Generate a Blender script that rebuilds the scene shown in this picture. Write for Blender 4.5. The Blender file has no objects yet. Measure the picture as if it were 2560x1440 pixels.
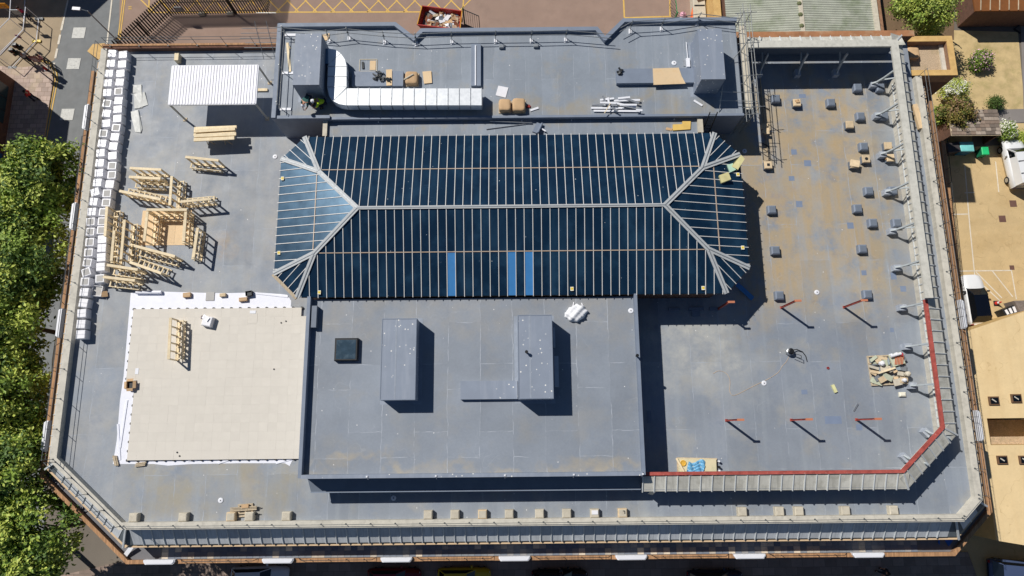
import bpy, bmesh, math, random
from mathutils import Vector, Matrix
random.seed(11)
D = bpy.data
SC = bpy.context.scene
COL = SC.collection

# ---------------------------------------------------------------- camera
F, NADX, NADY, YAW = 1709.0, 1283.0, 1078.0, 0.0095     # focal length and nadir point in photo pixels
ROOF, CAMZ = 12.0, 58.0
def _norm(v): return Vector(v).normalized()
_up = -_norm((NADX-1280, -(NADY-720), -F))
_e = (Vector((1, 0, 0)) - _up.x*_up).normalized()
_n = _up.cross(_e)
_east = math.cos(YAW)*_e + math.sin(YAW)*_n
_north = -math.sin(YAW)*_e + math.cos(YAW)*_n
CM = Matrix((_east, _north, _up))                        # camera axes -> world axes
def P(px, py, z=ROOF):
    "photo pixel -> point on the level plane z"
    d = CM @ Vector((px-1280, -(py-720), -F))
    return Vector((0, 0, CAMZ)) + d*((z-CAMZ)/d.z)
cam = D.objects.new('camera', D.cameras.new('camera'))
cam.data.sensor_width = 36.0; cam.data.lens = 36.0*F/2560.0
cam.data.clip_start = 0.5; cam.data.clip_end = 2000
cam.matrix_world = Matrix.Translation((0, 0, CAMZ)) @ CM.to_4x4()
COL.objects.link(cam); SC.camera = cam

# ---------------------------------------------------------------- light
SUN = Vector((-0.70, 0.55, 1.0)).normalized()            # direction towards the sun, from the shadows of the red posts
ELEV = math.asin(SUN.z)
w = D.worlds.new('World'); SC.world = w; w.use_nodes = True
nt = w.node_tree
sky = nt.nodes.new('ShaderNodeTexSky'); sky.sky_type = 'NISHITA'; sky.sun_disc = False
sky.sun_elevation = ELEV; sky.sun_rotation = math.atan2(SUN.x, SUN.y)
sky.air_density = 1.0; sky.dust_density = 0.15; sky.ozone_density = 4.0
nt.links.new(sky.outputs[0], nt.nodes['Background'].inputs[0])
nt.nodes['Background'].inputs[1].default_value = 0.05
sl = D.lights.new('sun', 'SUN'); sl.energy = 5.0; sl.angle = math.radians(0.53); sl.color = (1.0, 0.955, 0.89)
so = D.objects.new('sun', sl); so.rotation_euler = SUN.to_track_quat('Z', 'Y').to_euler(); so.location = (0, 0, 80)
COL.objects.link(so)
SC.view_settings.view_transform = 'Standard'; SC.view_settings.look = 'None'
SC.view_settings.exposure = -0.30; SC.view_settings.gamma = 1.0
SC.render.engine = 'CYCLES'

# ---------------------------------------------------------------- materials
def C(r, g, b):
    f = lambda c: c/12.92 if c <= .04045 else ((c+.055)/1.055)**2.4
    return (f(r/255), f(g/255), f(b/255), 1.0)
MATS = {}
def mat(name, col, rough=.8, var=.14, scale=2.0, metal=0.0, bump=0.0, bscale=30.0, spec=.5, obj=False, rnd=0.0,
        stain=None, streak=None, speck=None, brick=None, seams=None, region=None, ior=None, scuff=None):
    """procedural surface. stain=(rgb, scale, low, high) blotches; streak=(rgb, amount) ; speck=(rgb, scale, size) ;
       brick=(w, h, mortar rgb, mortar size, axis) ; seams=(w, h, rgb) membrane laps ; region: list of (x0,x1,y0,y1,rgb,amount,soft)"""
    if name in MATS: return MATS[name]
    m = D.materials.new(name); m.use_nodes = True; t = m.node_tree; N = t.nodes; L = t.links
    b = N['Principled BSDF']
    b.inputs['Roughness'].default_value = rough; b.inputs['Metallic'].default_value = metal
    b.inputs['Specular IOR Level'].default_value = spec
    if ior: b.inputs['IOR'].default_value = ior
    if obj: co = N.new('ShaderNodeTexCoord').outputs['Object']
    else: co = N.new('ShaderNodeNewGeometry').outputs['Position']
    if obj and rnd:
        oi = N.new('ShaderNodeObjectInfo'); ad = N.new('ShaderNodeVectorMath'); ad.operation = 'MULTIPLY_ADD'
        cb = N.new('ShaderNodeCombineXYZ')
        for k in range(3): L.new(oi.outputs['Random'], cb.inputs[k])
        L.new(cb.outputs[0], ad.inputs[0]); ad.inputs[1].default_value = (37, 53, 71); L.new(co, ad.inputs[2]); co = ad.outputs[0]
    def noise(sc, det=5, rgh=.6):
        n = N.new('ShaderNodeTexNoise'); n.inputs['Scale'].default_value = sc; n.inputs['Detail'].default_value = det
        n.inputs['Roughness'].default_value = rgh; L.new(co, n.inputs['Vector']); return n.outputs[0]
    def rng(x, a, bb, c=0, d=1):
        r = N.new('ShaderNodeMapRange'); r.inputs[1].default_value = a; r.inputs[2].default_value = bb
        r.inputs[3].default_value = c; r.inputs[4].default_value = d; L.new(x, r.inputs[0]); return r.outputs[0]
    def mix(fac, a, bcol):
        x = N.new('ShaderNodeMix'); x.data_type = 'RGBA'
        if isinstance(fac, float): x.inputs[0].default_value = fac
        else: L.new(fac, x.inputs[0])
        if isinstance(a, tuple): x.inputs[6].default_value = a
        else: L.new(a, x.inputs[6])
        if isinstance(bcol, tuple): x.inputs[7].default_value = bcol
        else: L.new(bcol, x.inputs[7])
        return x.outputs[2]
    def math2(op, a, bb):
        x = N.new('ShaderNodeMath'); x.operation = op
        for i, v in enumerate((a, bb)):
            if isinstance(v, (int, float)): x.inputs[i].default_value = v
            else: L.new(v, x.inputs[i])
        return x.outputs[0]
    cur = None
    if brick:
        bw, bh, mc, ms, ax = brick
        bt = N.new('ShaderNodeTexBrick'); bt.inputs['Scale'].default_value = 1.0
        bt.inputs['Brick Width'].default_value = bw; bt.inputs['Row Height'].default_value = bh
        bt.inputs['Mortar Size'].default_value = ms; bt.inputs['Mortar'].default_value = mc
        bt.inputs['Color1'].default_value = tuple(c*.82 for c in col[:3])+(1,); bt.inputs['Color2'].default_value = tuple(min(1, c*1.2) for c in col[:3])+(1,)
        sp = N.new('ShaderNodeSeparateXYZ'); L.new(co, sp.inputs[0]); cb = N.new('ShaderNodeCombineXYZ')
        if ax == 'wall':
            L.new(math2('ADD', sp.outputs[0], sp.outputs[1]), cb.inputs[0]); L.new(sp.outputs[2], cb.inputs[1])
        else:
            L.new(sp.outputs[0], cb.inputs[0]); L.new(sp.outputs[1], cb.inputs[1])
        L.new(cb.outputs[0], bt.inputs['Vector']); cur = bt.outputs[0]
    v1 = rng(noise(scale), .3, .7, 1-var, 1+var)
    hs = N.new('ShaderNodeHueSaturation')
    if cur is None: hs.inputs['Color'].default_value = col
    else: L.new(cur, hs.inputs['Color'])
    if rnd:
        oi = N.new('ShaderNodeObjectInfo'); v1 = math2('MULTIPLY', v1, rng(oi.outputs['Random'], 0, 1, 1-rnd, 1+rnd))
    L.new(v1, hs.inputs['Value']); cur = hs.outputs[0]
    if region:
        sp = N.new('ShaderNodeSeparateXYZ'); L.new(co, sp.inputs[0])
        wob = rng(noise(.35, 4), .25, .75, -1.6, 1.6)
        for (x0, x1, y0, y1, rc, amt, soft) in region:
            xx = math2('ADD', sp.outputs[0], wob); yy = math2('ADD', sp.outputs[1], wob)
            f = math2('MULTIPLY', math2('MULTIPLY', rng(xx, x0-soft, x0+soft), rng(xx, x1+soft, x1-soft)), math2('MULTIPLY', rng(yy, y0-soft, y0+soft), rng(yy, y1+soft, y1-soft)))
            f = math2('MULTIPLY', f, rng(noise(.55, 6, .65), .36, .66, 0, amt))
            cur = mix(f, cur, rc)
    if stain:
        for (rc, ssc, lo, hi, amt) in (stain if isinstance(stain, list) else [stain]):
            cur = mix(rng(noise(ssc, 6, .62), lo, hi, 0, amt), cur, rc)
    if streak:
        rc, sx, sy, amt = streak
        mp = N.new('ShaderNodeMapping'); mp.inputs['Scale'].default_value = (sx, sy, 1); L.new(co, mp.inputs[0])
        n = N.new('ShaderNodeTexNoise'); n.inputs['Scale'].default_value = 1; n.inputs['Detail'].default_value = 4; L.new(mp.outputs[0], n.inputs['Vector'])
        cur = mix(rng(n.outputs[0], .5, .75, 0, amt), cur, rc)
    bh_ = None
    if seams:
        sw, sh, rc, sm = seams
        bt = N.new('ShaderNodeTexBrick'); bt.inputs['Scale'].default_value = 1.0; bt.inputs['Brick Width'].default_value = sw
        bt.inputs['Row Height'].default_value = sh; bt.inputs['Mortar Size'].default_value = sm; bt.inputs['Mortar Smooth'].default_value = .3
        bt.offset = .37; bt.squash = 1.0
        sp = N.new('ShaderNodeSeparateXYZ'); L.new(co, sp.inputs[0]); cb = N.new('ShaderNodeCombineXYZ')
        w1 = rng(noise(.8, 3), .3, .7, -.05, .05)
        L.new(math2('ADD', sp.outputs[1], w1), cb.inputs[0]); L.new(math2('ADD', sp.outputs[0], w1), cb.inputs[1]); L.new(cb.outputs[0], bt.inputs['Vector'])
        brk = rng(noise(.9, 3), .42, .6)
        fac = math2('MULTIPLY', bt.outputs['Fac'], brk)
        cur = mix(math2('MULTIPLY', fac, .95), cur, rc); bh_ = bt.outputs['Fac']
        # each sheet of membrane has its own faint tone
        bt.inputs['Color1'].default_value = (.93, .93, .93, 1); bt.inputs['Color2'].default_value = (1.06, 1.06, 1.06, 1); bt.inputs['Mortar'].default_value = (1, 1, 1, 1)
        mm = N.new('ShaderNodeMix'); mm.data_type = 'RGBA'; mm.blend_type = 'MULTIPLY'; mm.inputs[0].default_value = 1.0
        L.new(cur, mm.inputs[6]); L.new(bt.outputs[0], mm.inputs[7]); cur = mm.outputs[2]
    if speck:
        rc, vs, th = speck[:3]; g0 = speck[3] if len(speck) > 3 else .5
        vo = N.new('ShaderNodeTexVoronoi'); vo.inputs['Scale'].default_value = vs; L.new(co, vo.inputs['Vector'])
        gate = rng(noise(.5, 3), g0, g0+.12)
        cur = mix(math2('MULTIPLY', math2('LESS_THAN', vo.outputs['Distance'], th), gate), cur, rc)
    if scuff:
        # thin worn lines: where a slow noise crosses one of its levels
        for (rc, ssc, lvl, wd, amt) in scuff:
            d_ = math2('ABSOLUTE', math2('SUBTRACT', noise(ssc, 3, .5), lvl), 0)
            f_ = math2('MULTIPLY', rng(d_, wd, wd*.3), rng(noise(ssc*1.7+.13, 3), .47, .62, 0, amt)); cur = mix(f_, cur, rc)
        fine = rng(noise(7.0, 5, .7), .3, .7, .955, 1.045); hv = N.new('ShaderNodeHueSaturation'); L.new(fine, hv.inputs['Value']); L.new(cur, hv.inputs['Color']); cur = hv.outputs[0]
    L.new(cur, b.inputs['Base Color'])
    if bump:
        bn = N.new('ShaderNodeBump'); bn.inputs['Strength'].default_value = bump; bn.inputs['Distance'].default_value = .02
        h = noise(bscale, 4)
        if bh_ is not None: h = math2('ADD', h, bh_)
        L.new(h, bn.inputs['Height']); L.new(bn.outputs[0], b.inputs['Normal'])
    dr_ = .08 if rough > .3 else .03; rv = rng(noise(scale*2.3), .3, .7, max(.02, rough-dr_), min(1, rough+dr_)); L.new(rv, b.inputs['Roughness'])
    MATS[name] = m; return m

TAN = C(178, 160, 128)
memb_kw = dict(rough=.62, var=.1, scale=.4, scuff=[(C(176,182,188), .3, .5, .004, .22), (C(116,124,136), .5, .46, .004, .22)], bump=.25, bscale=14, speck=(C(228, 228, 226), 1.5, .05, .40))
M_ROOF = mat('roof_membrane', C(139, 147, 158), seams=(7.0, 2.0, C(168, 176, 186), .022), streak=(C(156, 164, 172), 1.6, .12, .6),
             stain=[(C(158, 152, 138), .5, .52, .72, .55), (C(112, 124, 144), .8, .58, .74, .5), (C(170, 174, 176), .25, .5, .7, .5)],
             region=[(-20.6, -18.9, 12.0, 13.6, C(168, 138, 98), 1.3, .5), (-18.2, -16.6, -4.4, -2.6, C(170, 146, 104), 1.3, .5), (18.0, 20.8, 16.6, 17.6, C(196, 140, 82), 1.2, .4), (-29.6, -13.5, -5.4, 27.8, C(166, 167, 167), .8, .5), (14.5, 27.2, 8.0, 25.5, C(166, 156, 138), 1.9, 1.6), (16.5, 25.5, 9, 24, C(184, 160, 122), .75, 1.4),
                     (-15.5, -7, 8, 20, C(160, 150, 132), .7, 1.4), (9, 16, 3, 8.5, C(188, 188, 182), .85, 1.2), (-25, -13, -4.8, -1, C(160, 152, 130), .7, .8)], **memb_kw)
M_UROOF = mat('upper_membrane', C(138, 147, 158), seams=(9.0, 1.1, C(172, 180, 190), .012), streak=(C(156, 163, 172), 2.5, .1, .5),
              stain=(C(160, 152, 134), .7, .55, .75, .5), region=[(-14, 14, 20.8, 22.0, C(158, 148, 126), .8, .4)], **memb_kw)
M_BROOF = mat('block_membrane', C(137, 145, 156), seams=(4.2, 2.05, C(180, 187, 196), .02), stain=[(C(150, 150, 148), .6, .5, .72, .5), (C(122, 132, 148), .9, .55, .75, .4)],
              region=[(-13, 8.2, -2.7, -1.9, C(176, 164, 140), .7, .25), (-13, 8, 6.5, 8.6, C(160, 156, 148), .6, .6)], **memb_kw)
M_MWALL = mat('membrane_upstand', C(126, 137, 154), rough=.6, var=.08, scale=1.2, bump=.15, bscale=12)
M_MDARK = mat('membrane_dark_grey', C(112, 122, 136), rough=.6, var=.08, scale=1.2, bump=.15, bscale=12)
M_BOX = mat('membrane_box', C(136, 146, 162), rough=.6, var=.06, scale=1.0, bump=.2, bscale=9, speck=(C(235, 234, 228), 3.4, .15, .42), streak=(C(165, 172, 184), 2.2, .25, .5))
M_LEDGE = mat('parapet_ledge', C(208, 203, 190), rough=.8, var=.1, scale=1.6, bump=.2, bscale=20, streak=(C(150, 148, 140), 4, 4, .4), stain=(C(170, 166, 156), 1.2, .5, .72, .5))
M_LEAD = mat('lead_panel', C(200, 204, 208), rough=.55, var=.1, scale=1.5, bump=.15, bscale=15, obj=True, rnd=.12, streak=(C(166, 170, 174), 9, .8, .7), metal=.1)
M_LEADO = mat('lead_panel_weathered', C(206, 204, 194), rough=.6, var=.12, scale=1.5, bump=.15, bscale=15, obj=True, rnd=.13, streak=(C(170, 168, 158), 9, .8, .8), stain=(C(152, 148, 132), 1.6, .5, .7, .6), metal=.1)
M_ROLL = mat('lead_roll', C(206, 210, 212), rough=.5, var=.08, metal=.2, obj=True)
M_BRICK = mat('brown_brick', C(150, 112, 86), rough=.9, var=.15, scale=3, brick=(.225, .075, C(150, 132, 112), .008, 'wall'), bump=.3)
M_BRICKD = mat('dark_brick', C(104, 70, 56), rough=.9, var=.15, scale=3, brick=(.225, .075, C(116, 100, 86), .008, 'wall'), bump=.3)
M_COPING = mat('brick_coping', C(178, 136, 98), rough=.85, var=.14, scale=2.5, brick=(.11, 5.0, C(150, 114, 84), .01, 'floor'), bump=.2)
M_OCHRE = mat('ochre_coping', C(216, 178, 114), rough=.8, var=.12, scale=2.5, stain=(C(192, 150, 90), 3, .5, .7, .5))
M_CAP = mat('screen_cap', C(206, 204, 194), rough=.75, var=.09, scale=1.8, streak=(C(160, 160, 152), 4, 4, .4), stain=(C(172, 172, 164), 2.2, .52, .7, .5))
M_REDST = mat('red_oxide_steel', C(176, 84, 74), rough=.7, var=.2, scale=3.5, stain=[(C(132, 58, 50), 2.2, .48, .66, .8), (C(204, 150, 138), 5, .6, .72, .6)], bump=.2)
M_GALV = mat('galvanised_steel', C(190, 194, 198), rough=.35, var=.06, metal=.75, scale=3)
M_SCAF = mat('scaffold_tube', C(176, 178, 176), rough=.4, var=.1, metal=.7, scale=6)
M_DUCT = mat('duct_steel', C(236, 240, 244), rough=.4, var=.04, scale=2.0, metal=.25, bump=.1, bscale=3, obj=True, rnd=.04)
M_WHITE = mat('white_paint', C(232, 234, 240), rough=.5, var=.03)
M_WRAP = mat('white_wrap', C(236, 236, 240), rough=.4, var=.04, obj=True, rnd=.03, bump=.35, bscale=5)
M_SLABG = mat('slab_grey', C(186, 184, 180), rough=.8, var=.06, obj=True, rnd=.05)
M_TILE = mat('porcelain_paver', C(217, 211, 200), rough=.7, var=.03, scale=1.2, obj=True, rnd=.02, bump=.05)
M_SHEET = mat('white_underlay', C(238, 240, 250), rough=.55, var=.03, bump=.5, bscale=2.5)
M_TIMB = mat('fresh_timber', C(240, 222, 186), rough=.75, var=.12, scale=3, obj=True, rnd=.1, streak=(C(214, 184, 136), 14, 1.5, .5))
M_TIMBD = mat('old_timber', C(196, 180, 154), rough=.85, var=.15, scale=3, obj=True, rnd=.15, streak=(C(130, 108, 80), 14, 1.5, .6))
M_PLY = mat('plywood', C(228, 200, 160), rough=.75, var=.08, scale=2, stain=(C(196, 156, 108), 2, .5, .7, .4), obj=True, rnd=.08)
M_CARD = mat('cardboard', C(202, 168, 128), rough=.8, var=.08, scale=3, obj=True, rnd=.1)
M_GLASS = mat('skylight_glass', C(17, 39, 60), rough=.25, var=.10, scale=.6, spec=.6, obj=False, stain=(C(44, 78, 104), .7, .5, .8, .5), streak=(C(50, 84, 110), .9, .12, .35), speck=(C(200, 208, 212), 1.6, .05))
MATS['skylight_glass'].node_tree.nodes['Principled BSDF'].inputs['Specular Tint'].default_value = (.42, .70, 1.0, 1.0)      # blue solar coating
M_BLUEP = mat('blue_panel', C(58, 126, 186), rough=.5, var=.06)
M_BAR = mat('glazing_bar', C(214, 214, 212), rough=.55, var=.08)
M_HIP = mat('lead_hip', C(186, 190, 192), rough=.6, var=.12, scale=3, stain=(C(140, 144, 146), 3, .5, .7, .6))
M_BLACK = mat('black_plastic', C(22, 24, 28), rough=.5, var=.1)
M_DARK = mat('dark_metal', C(42, 46, 50), rough=.5, var=.1, metal=.3)
M_GREY = mat('grey_metal', C(140, 146, 152), rough=.5, var=.1, metal=.3)
M_CONC = mat('pale_concrete', C(204, 196, 178), rough=.85, var=.1, scale=3, obj=True, rnd=.08, stain=(C(168, 160, 144), 4, .5, .7, .5), bump=.2)
M_TANB = mat('tan_insulation', C(214, 192, 158), rough=.85, var=.12, scale=4, obj=True, rnd=.12)
M_YELL = mat('yellow_plastic', C(226, 196, 40), rough=.5, var=.05)
M_ASPH = mat('asphalt', C(128, 131, 132), rough=.9, var=.1, scale=1.2, bump=.3, bscale=60, streak=(C(148, 149, 148), 1.2, .1, .4), stain=(C(122, 123, 123), .5, .5, .72, .5))
M_YARD = mat('brown_tarmac', C(158, 134, 120), rough=.9, var=.1, scale=.8, bump=.3, bscale=50, stain=[(C(150, 126, 112), .4, .5, .72, .6), (C(176, 150, 130), .9, .6, .76, .4)])
M_SIDE = mat('pale_side_road', C(172, 154, 128), rough=.9, var=.12, scale=.6, bump=.3, bscale=50, stain=(C(140, 128, 110), .35, .5, .7, .7))
M_PAVE = mat('paved_footway', C(186, 166, 154), rough=.9, var=.14, scale=.8, brick=(.6, .45, C(150, 130, 116), .02, 'floor'), stain=(C(204, 186, 156), .6, .5, .7, .7))
M_CPARK = mat('car_park_resin', C(206, 180, 134), rough=.9, scuff=[(C(160,134,92), .25, .5, .006, .5), (C(150,124,84), .6, .45, .008, .4)], var=.09, scale=.7, bump=.3, bscale=40, stain=[(C(188, 160, 112), .4, .5, .72, .5), (C(216, 194, 150), 1, .6, .76, .5)])
M_LAWN = mat('parched_lawn', C(204, 180, 132), rough=1, var=.14, scale=1.2, bump=.6, bscale=25, stain=[(C(156, 146, 92), .7, .5, .7, .75), (C(216, 194, 150), .5, .55, .75, .6)])
M_PATH = mat('grey_path', C(138, 132, 128), rough=.9, var=.08, scale=1, bump=.2)
M_SOIL = mat('earth', C(120, 98, 74), rough=1, var=.2, scale=1)
M_LINEY = mat('yellow_road_paint', C(224, 184, 96), rough=.8, var=.1, scale=2, stain=(C(176, 146, 100), 3, .55, .75, .6))
M_LINEW = mat('white_road_paint', C(224, 216, 200), rough=.8, var=.1, scale=2, stain=(C(180, 170, 150), 3, .52, .75, .6))
M_TANR = mat('tan_roof_coating', C(232, 206, 158), rough=.75, scuff=[(C(190,160,112), .4, .5, .006, .5)], var=.06, scale=.8, stain=[(C(222, 194, 144), .5, .5, .74, .5), (C(160, 130, 80), 1.6, .66, .8, .5)], streak=(C(214, 184, 134), 1.6, .14, .4))
M_GRAVEL = mat('roof_gravel', C(192, 170, 142), rough=1, var=.3, scale=14, bump=1, bscale=26, stain=(C(150, 136, 100), 1.2, .5, .7, .6))

# ---------------------------------------------------------------- mesh helpers
def wloc(o):
    v = Vector((0, 0, 0))
    while o is not None: v += o.location; o = o.parent
    return v
class MB:
    def __init__(s): s.v = []; s.f = []; s.m = []; s.mi = 0
    def add(s, vs, fs):
        k = len(s.v); s.v += [Vector(p) for p in vs]
        for f in fs: s.f.append(tuple(i+k for i in f)); s.m.append(s.mi)
        return s
    def box(s, x0, y0, z0, x1, y1, z1):
        x0, x1 = min(x0, x1), max(x0, x1); y0, y1 = min(y0, y1), max(y0, y1); z0, z1 = min(z0, z1), max(z0, z1)
        return s.add([(x0,y0,z0),(x1,y0,z0),(x1,y1,z0),(x0,y1,z0),(x0,y0,z1),(x1,y0,z1),(x1,y1,z1),(x0,y1,z1)],
                     [(3,2,1,0),(4,5,6,7),(0,1,5,4),(1,2,6,5),(2,3,7,6),(3,0,4,7)])
    def bev(s, x0, y0, z0, x1, y1, z1, b):
        "box with a chamfered top edge"
        x0, x1 = min(x0, x1), max(x0, x1); y0, y1 = min(y0, y1), max(y0, y1)
        return s.add([(x0,y0,z0),(x1,y0,z0),(x1,y1,z0),(x0,y1,z0),(x0,y0,z1-b),(x1,y0,z1-b),(x1,y1,z1-b),(x0,y1,z1-b),
                      (x0+b,y0+b,z1),(x1-b,y0+b,z1),(x1-b,y1-b,z1),(x0+b,y1-b,z1)],
                     [(3,2,1,0),(8,9,10,11)]+[(i,(i+1)%4,(i+1)%4+4,i+4) for i in range(4)]+[(i+4,(i+1)%4+4,(i+1)%4+8,i+8) for i in range(4)])
    def bar(s, p, q, w, h=None, up=(0, 0, 1)):
        "rectangular bar from p to q, w wide and h high"
        h = w if h is None else h; p = Vector(p); q = Vector(q); d = (q-p).normalized(); u = Vector(up)
        if abs(d.dot(u)) > .99: u = Vector((0, 1, 0))
        sd = d.cross(u).normalized(); uu = sd.cross(d)
        c = [(-w/2,-h/2),(w/2,-h/2),(w/2,h/2),(-w/2,h/2)]
        return s.add([p+sd*a+uu*b for a, b in c]+[q+sd*a+uu*b for a, b in c], [(0,1,2,3),(7,6,5,4)]+[(i,i+4,(i+1)%4+4,(i+1)%4) for i in range(4)])
    def tube(s, p, q, r, n=6, r2=None, cap=True):
        r2 = r if r2 is None else r2; p = Vector(p); q = Vector(q); d = (q-p).normalized()
        a = d.orthogonal().normalized(); b = d.cross(a)
        ring = lambda o, rr: [o+(a*math.cos(t)+b*math.sin(t))*rr for t in [2*math.pi*i/n for i in range(n)]]
        fs = [(i,(i+1)%n,(i+1)%n+n,i+n) for i in range(n)]
        if cap: fs += [tuple(range(n-1,-1,-1)), tuple(range(n,2*n))]
        return s.add(ring(p, r)+ring(q, r2), fs)
    def prism(s, poly, z0, z1):
        n = len(poly); a = sum(poly[i][0]*poly[(i+1)%n][1]-poly[(i+1)%n][0]*poly[i][1] for i in range(n))
        if a < 0: poly = poly[::-1]
        return s.add([(p[0],p[1],z0) for p in poly]+[(p[0],p[1],z1) for p in poly],
                     [tuple(range(n-1,-1,-1)), tuple(range(n,2*n))]+[(i,(i+1)%n,(i+1)%n+n,i+n) for i in range(n)])
    def poly(s, pts): return s.add(pts, [tuple(range(len(pts)))])
    def lathe(s, prof, c=(0, 0, 0), n=14):
        k = len(prof); vs = [(c[0]+r*math.cos(2*math.pi*i/n), c[1]+r*math.sin(2*math.pi*i/n), c[2]+z) for r, z in prof for i in range(n)]
        fs = [(j*n+i, j*n+(i+1)%n, (j+1)*n+(i+1)%n, (j+1)*n+i) for j in range(k-1) for i in range(n)]
        return s.add(vs, fs+[tuple(range((k-1)*n, k*n))])
    def xf(s, M):
        s.v = [M @ p for p in s.v]; return s
    def mesh(s, name, mats, off=None, smooth=False):
        me = D.meshes.new(name); off = off or Vector((0, 0, 0))
        me.from_pydata([tuple(p-off) for p in s.v], [], s.f)
        for m in (mats if isinstance(mats, (list, tuple)) else [mats]): me.materials.append(m)
        if any(s.m): me.polygons.foreach_set('material_index', s.m)
        if smooth: me.polygons.foreach_set('use_smooth', [True]*len(s.f))
        me.update(); return me
    def build(s, name, mats, parent=None, world=True, smooth=False):
        off = wloc(parent) if (parent is not None and world) else Vector((0, 0, 0))
        return link(name, s.mesh(name, mats, off, smooth), parent)
def link(name, me, parent=None, loc=None, rz=None):
    o = D.objects.new(name, me); COL.objects.link(o)
    if parent is not None: o.parent = parent
    if loc is not None: o.location = loc
    if rz is not None: o.rotation_euler = (0, 0, rz)
    return o
def tag(o, label, cat, group=None):
    o['label'] = label; o['category'] = cat
    if group: o['group'] = group
    return o
def thing(name, label, cat, loc=(0, 0, 0), rz=0.0, group=None):
    o = D.objects.new(name, None); COL.objects.link(o); o.empty_display_size = .3
    o.location = loc; o.rotation_euler = (0, 0, rz); return tag(o, label, cat, group)
def struct(o, label=None):
    o['kind'] = 'structure'
    if label: o['label'] = label
    return o
def dup(root, loc, rz=None, label=None, group=None, scale=None):
    r = root.copy(); COL.objects.link(r); r.location = loc
    if rz is not None: r.rotation_euler = (0, 0, rz)
    if scale: r.scale = scale
    if label: r['label'] = label
    if group: r['group'] = group
    for ch in KIDS[root.name] if root.name in KIDS else list(root.children):
        c = ch.copy(); COL.objects.link(c); c.parent = r
        for g in list(ch.children):
            d = g.copy(); COL.objects.link(d); d.parent = c
    return r
KIDS = {}
def one(name, mb, mats, label, cat, group=None, base=None, smooth=False):
    "a thing that is one mesh, its origin at its base"
    lo = Vector((min(p.x for p in mb.v), min(p.y for p in mb.v), min(p.z for p in mb.v))); hi = Vector((max(p.x for p in mb.v), max(p.y for p in mb.v), 0))
    off = Vector(((lo.x+hi.x)/2, (lo.y+hi.y)/2, lo.z))
    o = link(name, mb.mesh(name, mats, off, smooth), None, off); return tag(o, label, cat, group)
def rect(x0, y0, x1, y1, z):
    "photo rectangle -> level world rectangle (x0, y0, x1, y1)"
    a, b = P(x0, (y0+y1)/2, z).x, P(x1, (y0+y1)/2, z).x
    c, d = P((x0+x1)/2, y1, z).y, P((x0+x1)/2, y0, z).y
    return a, c, b, d
def sheet(name, pix, z, m, parent=None):
    return struct(MB().poly([P(x, y, z) for x, y in pix]).build(name, m)) if parent is None else MB().poly([P(x, y, z) for x, y in pix]).build(name, m, parent)
def offs(poly, d, closed=False):
    "offset an open polyline to its right-hand side by d, mitred"
    n = len(poly); out = []
    nr = []
    for i in range(n-1 if not closed else n):
        a, b = Vector(poly[i][:2]), Vector(poly[(i+1) % n][:2]); t = (b-a).normalized(); nr.append(Vector((t.y, -t.x)))
    for i in range(n):
        if closed: a, b = nr[i-1], nr[i]
        else: a, b = nr[max(0, i-1)], nr[min(n-2, i)]
        m = (a+b)/(1+a.dot(b)); p = Vector(poly[i][:2]); out.append(p+m*d)
    return out
def sweep(mb, poly, prof, closed=False, cap=True):
    "sweep (offset, z) profile points along a polyline"
    n = len(poly); rows = [[Vector((q.x, q.y, z)) for q in offs(poly, d, closed)] for d, z in prof]; k = len(mb.v); m = len(prof)
    vs = [p for r in rows for p in r]; fs = []
    for j in range(m-1):
        for i in range(n if closed else n-1):
            i2 = (i+1) % n; fs.append((j*n+i, j*n+i2, (j+1)*n+i2, (j+1)*n+i))
    if cap and not closed and m > 2: fs += [tuple(j*n for j in range(m)), tuple(j*n+n-1 for j in range(m-1, -1, -1))]
    return mb.add(vs, fs)
def pipe(mb, pts, r, n=6):
    for a, b in zip(pts, pts[1:]): mb.tube(a, b, r, n)
    return mb

# ================================================================ GROUND
gr = MB().poly([(-400,-400,-.03),(400,-400,-.03),(400,400,-.03),(-400,400,-.03)]).build('ground', mat('ground_tarmac', C(120,112,102), rough=.95, var=.15, scale=.15)); struct(gr)
sheet('road', [(-700,-700),(330,-700),(300,60),(290,160),(200,420),(130,900),(100,1600),(2900,1600),(2900,2600),(-900,2600),(-900,500)], .004, M_ASPH)
sheet('side_road', [(-500,-300),(230,-500),(176,-20),(136,150),(60,190),(-500,500)], .008, M_SIDE)
sheet('yard', [(322,-700),(1835,-700),(1835,300),(240,300),(296,104)], .008, M_YARD)
sheet('car_park', [(2180,380),(2560,360),(2900,340),(2900,1500),(2250,1500)], .012, M_CPARK)
sheet('lawn', [(2250,72),(2545,80),(2562,272),(2430,285),(2430,420),(2200,420)], .016, M_LAWN)
sheet('lawn', [(2495,308),(2800,308),(2800,364),(2500,370)], .014, M_LAWN)
sheet('garden_path', [(2380,18),(2550,14),(2560,300),(2800,300),(2800,270),(2584,270),(2566,-100),(2380,-100)], .020, M_PATH)
sheet('garden_path', [(2490,274),(2562,272),(2562,306),(2495,308)], .022, M_PATH)
sheet('planting_bed', [(2205,-100),(2385,-100),(2385,100),(2205,100)], .018, M_SOIL)
# raised footway with a kerb, left of the street
def slab(name, pix, z0, z1, m):
    return struct(MB().prism([tuple(P(x, y, z1)[:2]) for x, y in pix], z0, z1).build(name, m))
slab('footway', [(-300,150),(60,168),(112,160),(128,175),(133,200),(118,290),(98,420),(20,1100),(-300,1300)], -.02, .12, M_PAVE)
slab('footway', [(60,1460),(300,1405),(420,1396),(2420,1380),(2500,1600),(2900,1600),(2900,1660),(100,1660)], -.02, .12, mat('grey_footway', C(150,132,120), rough=.9, var=.12, brick=(.9,.6,C(120,108,98),.015,'floor')))
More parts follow.
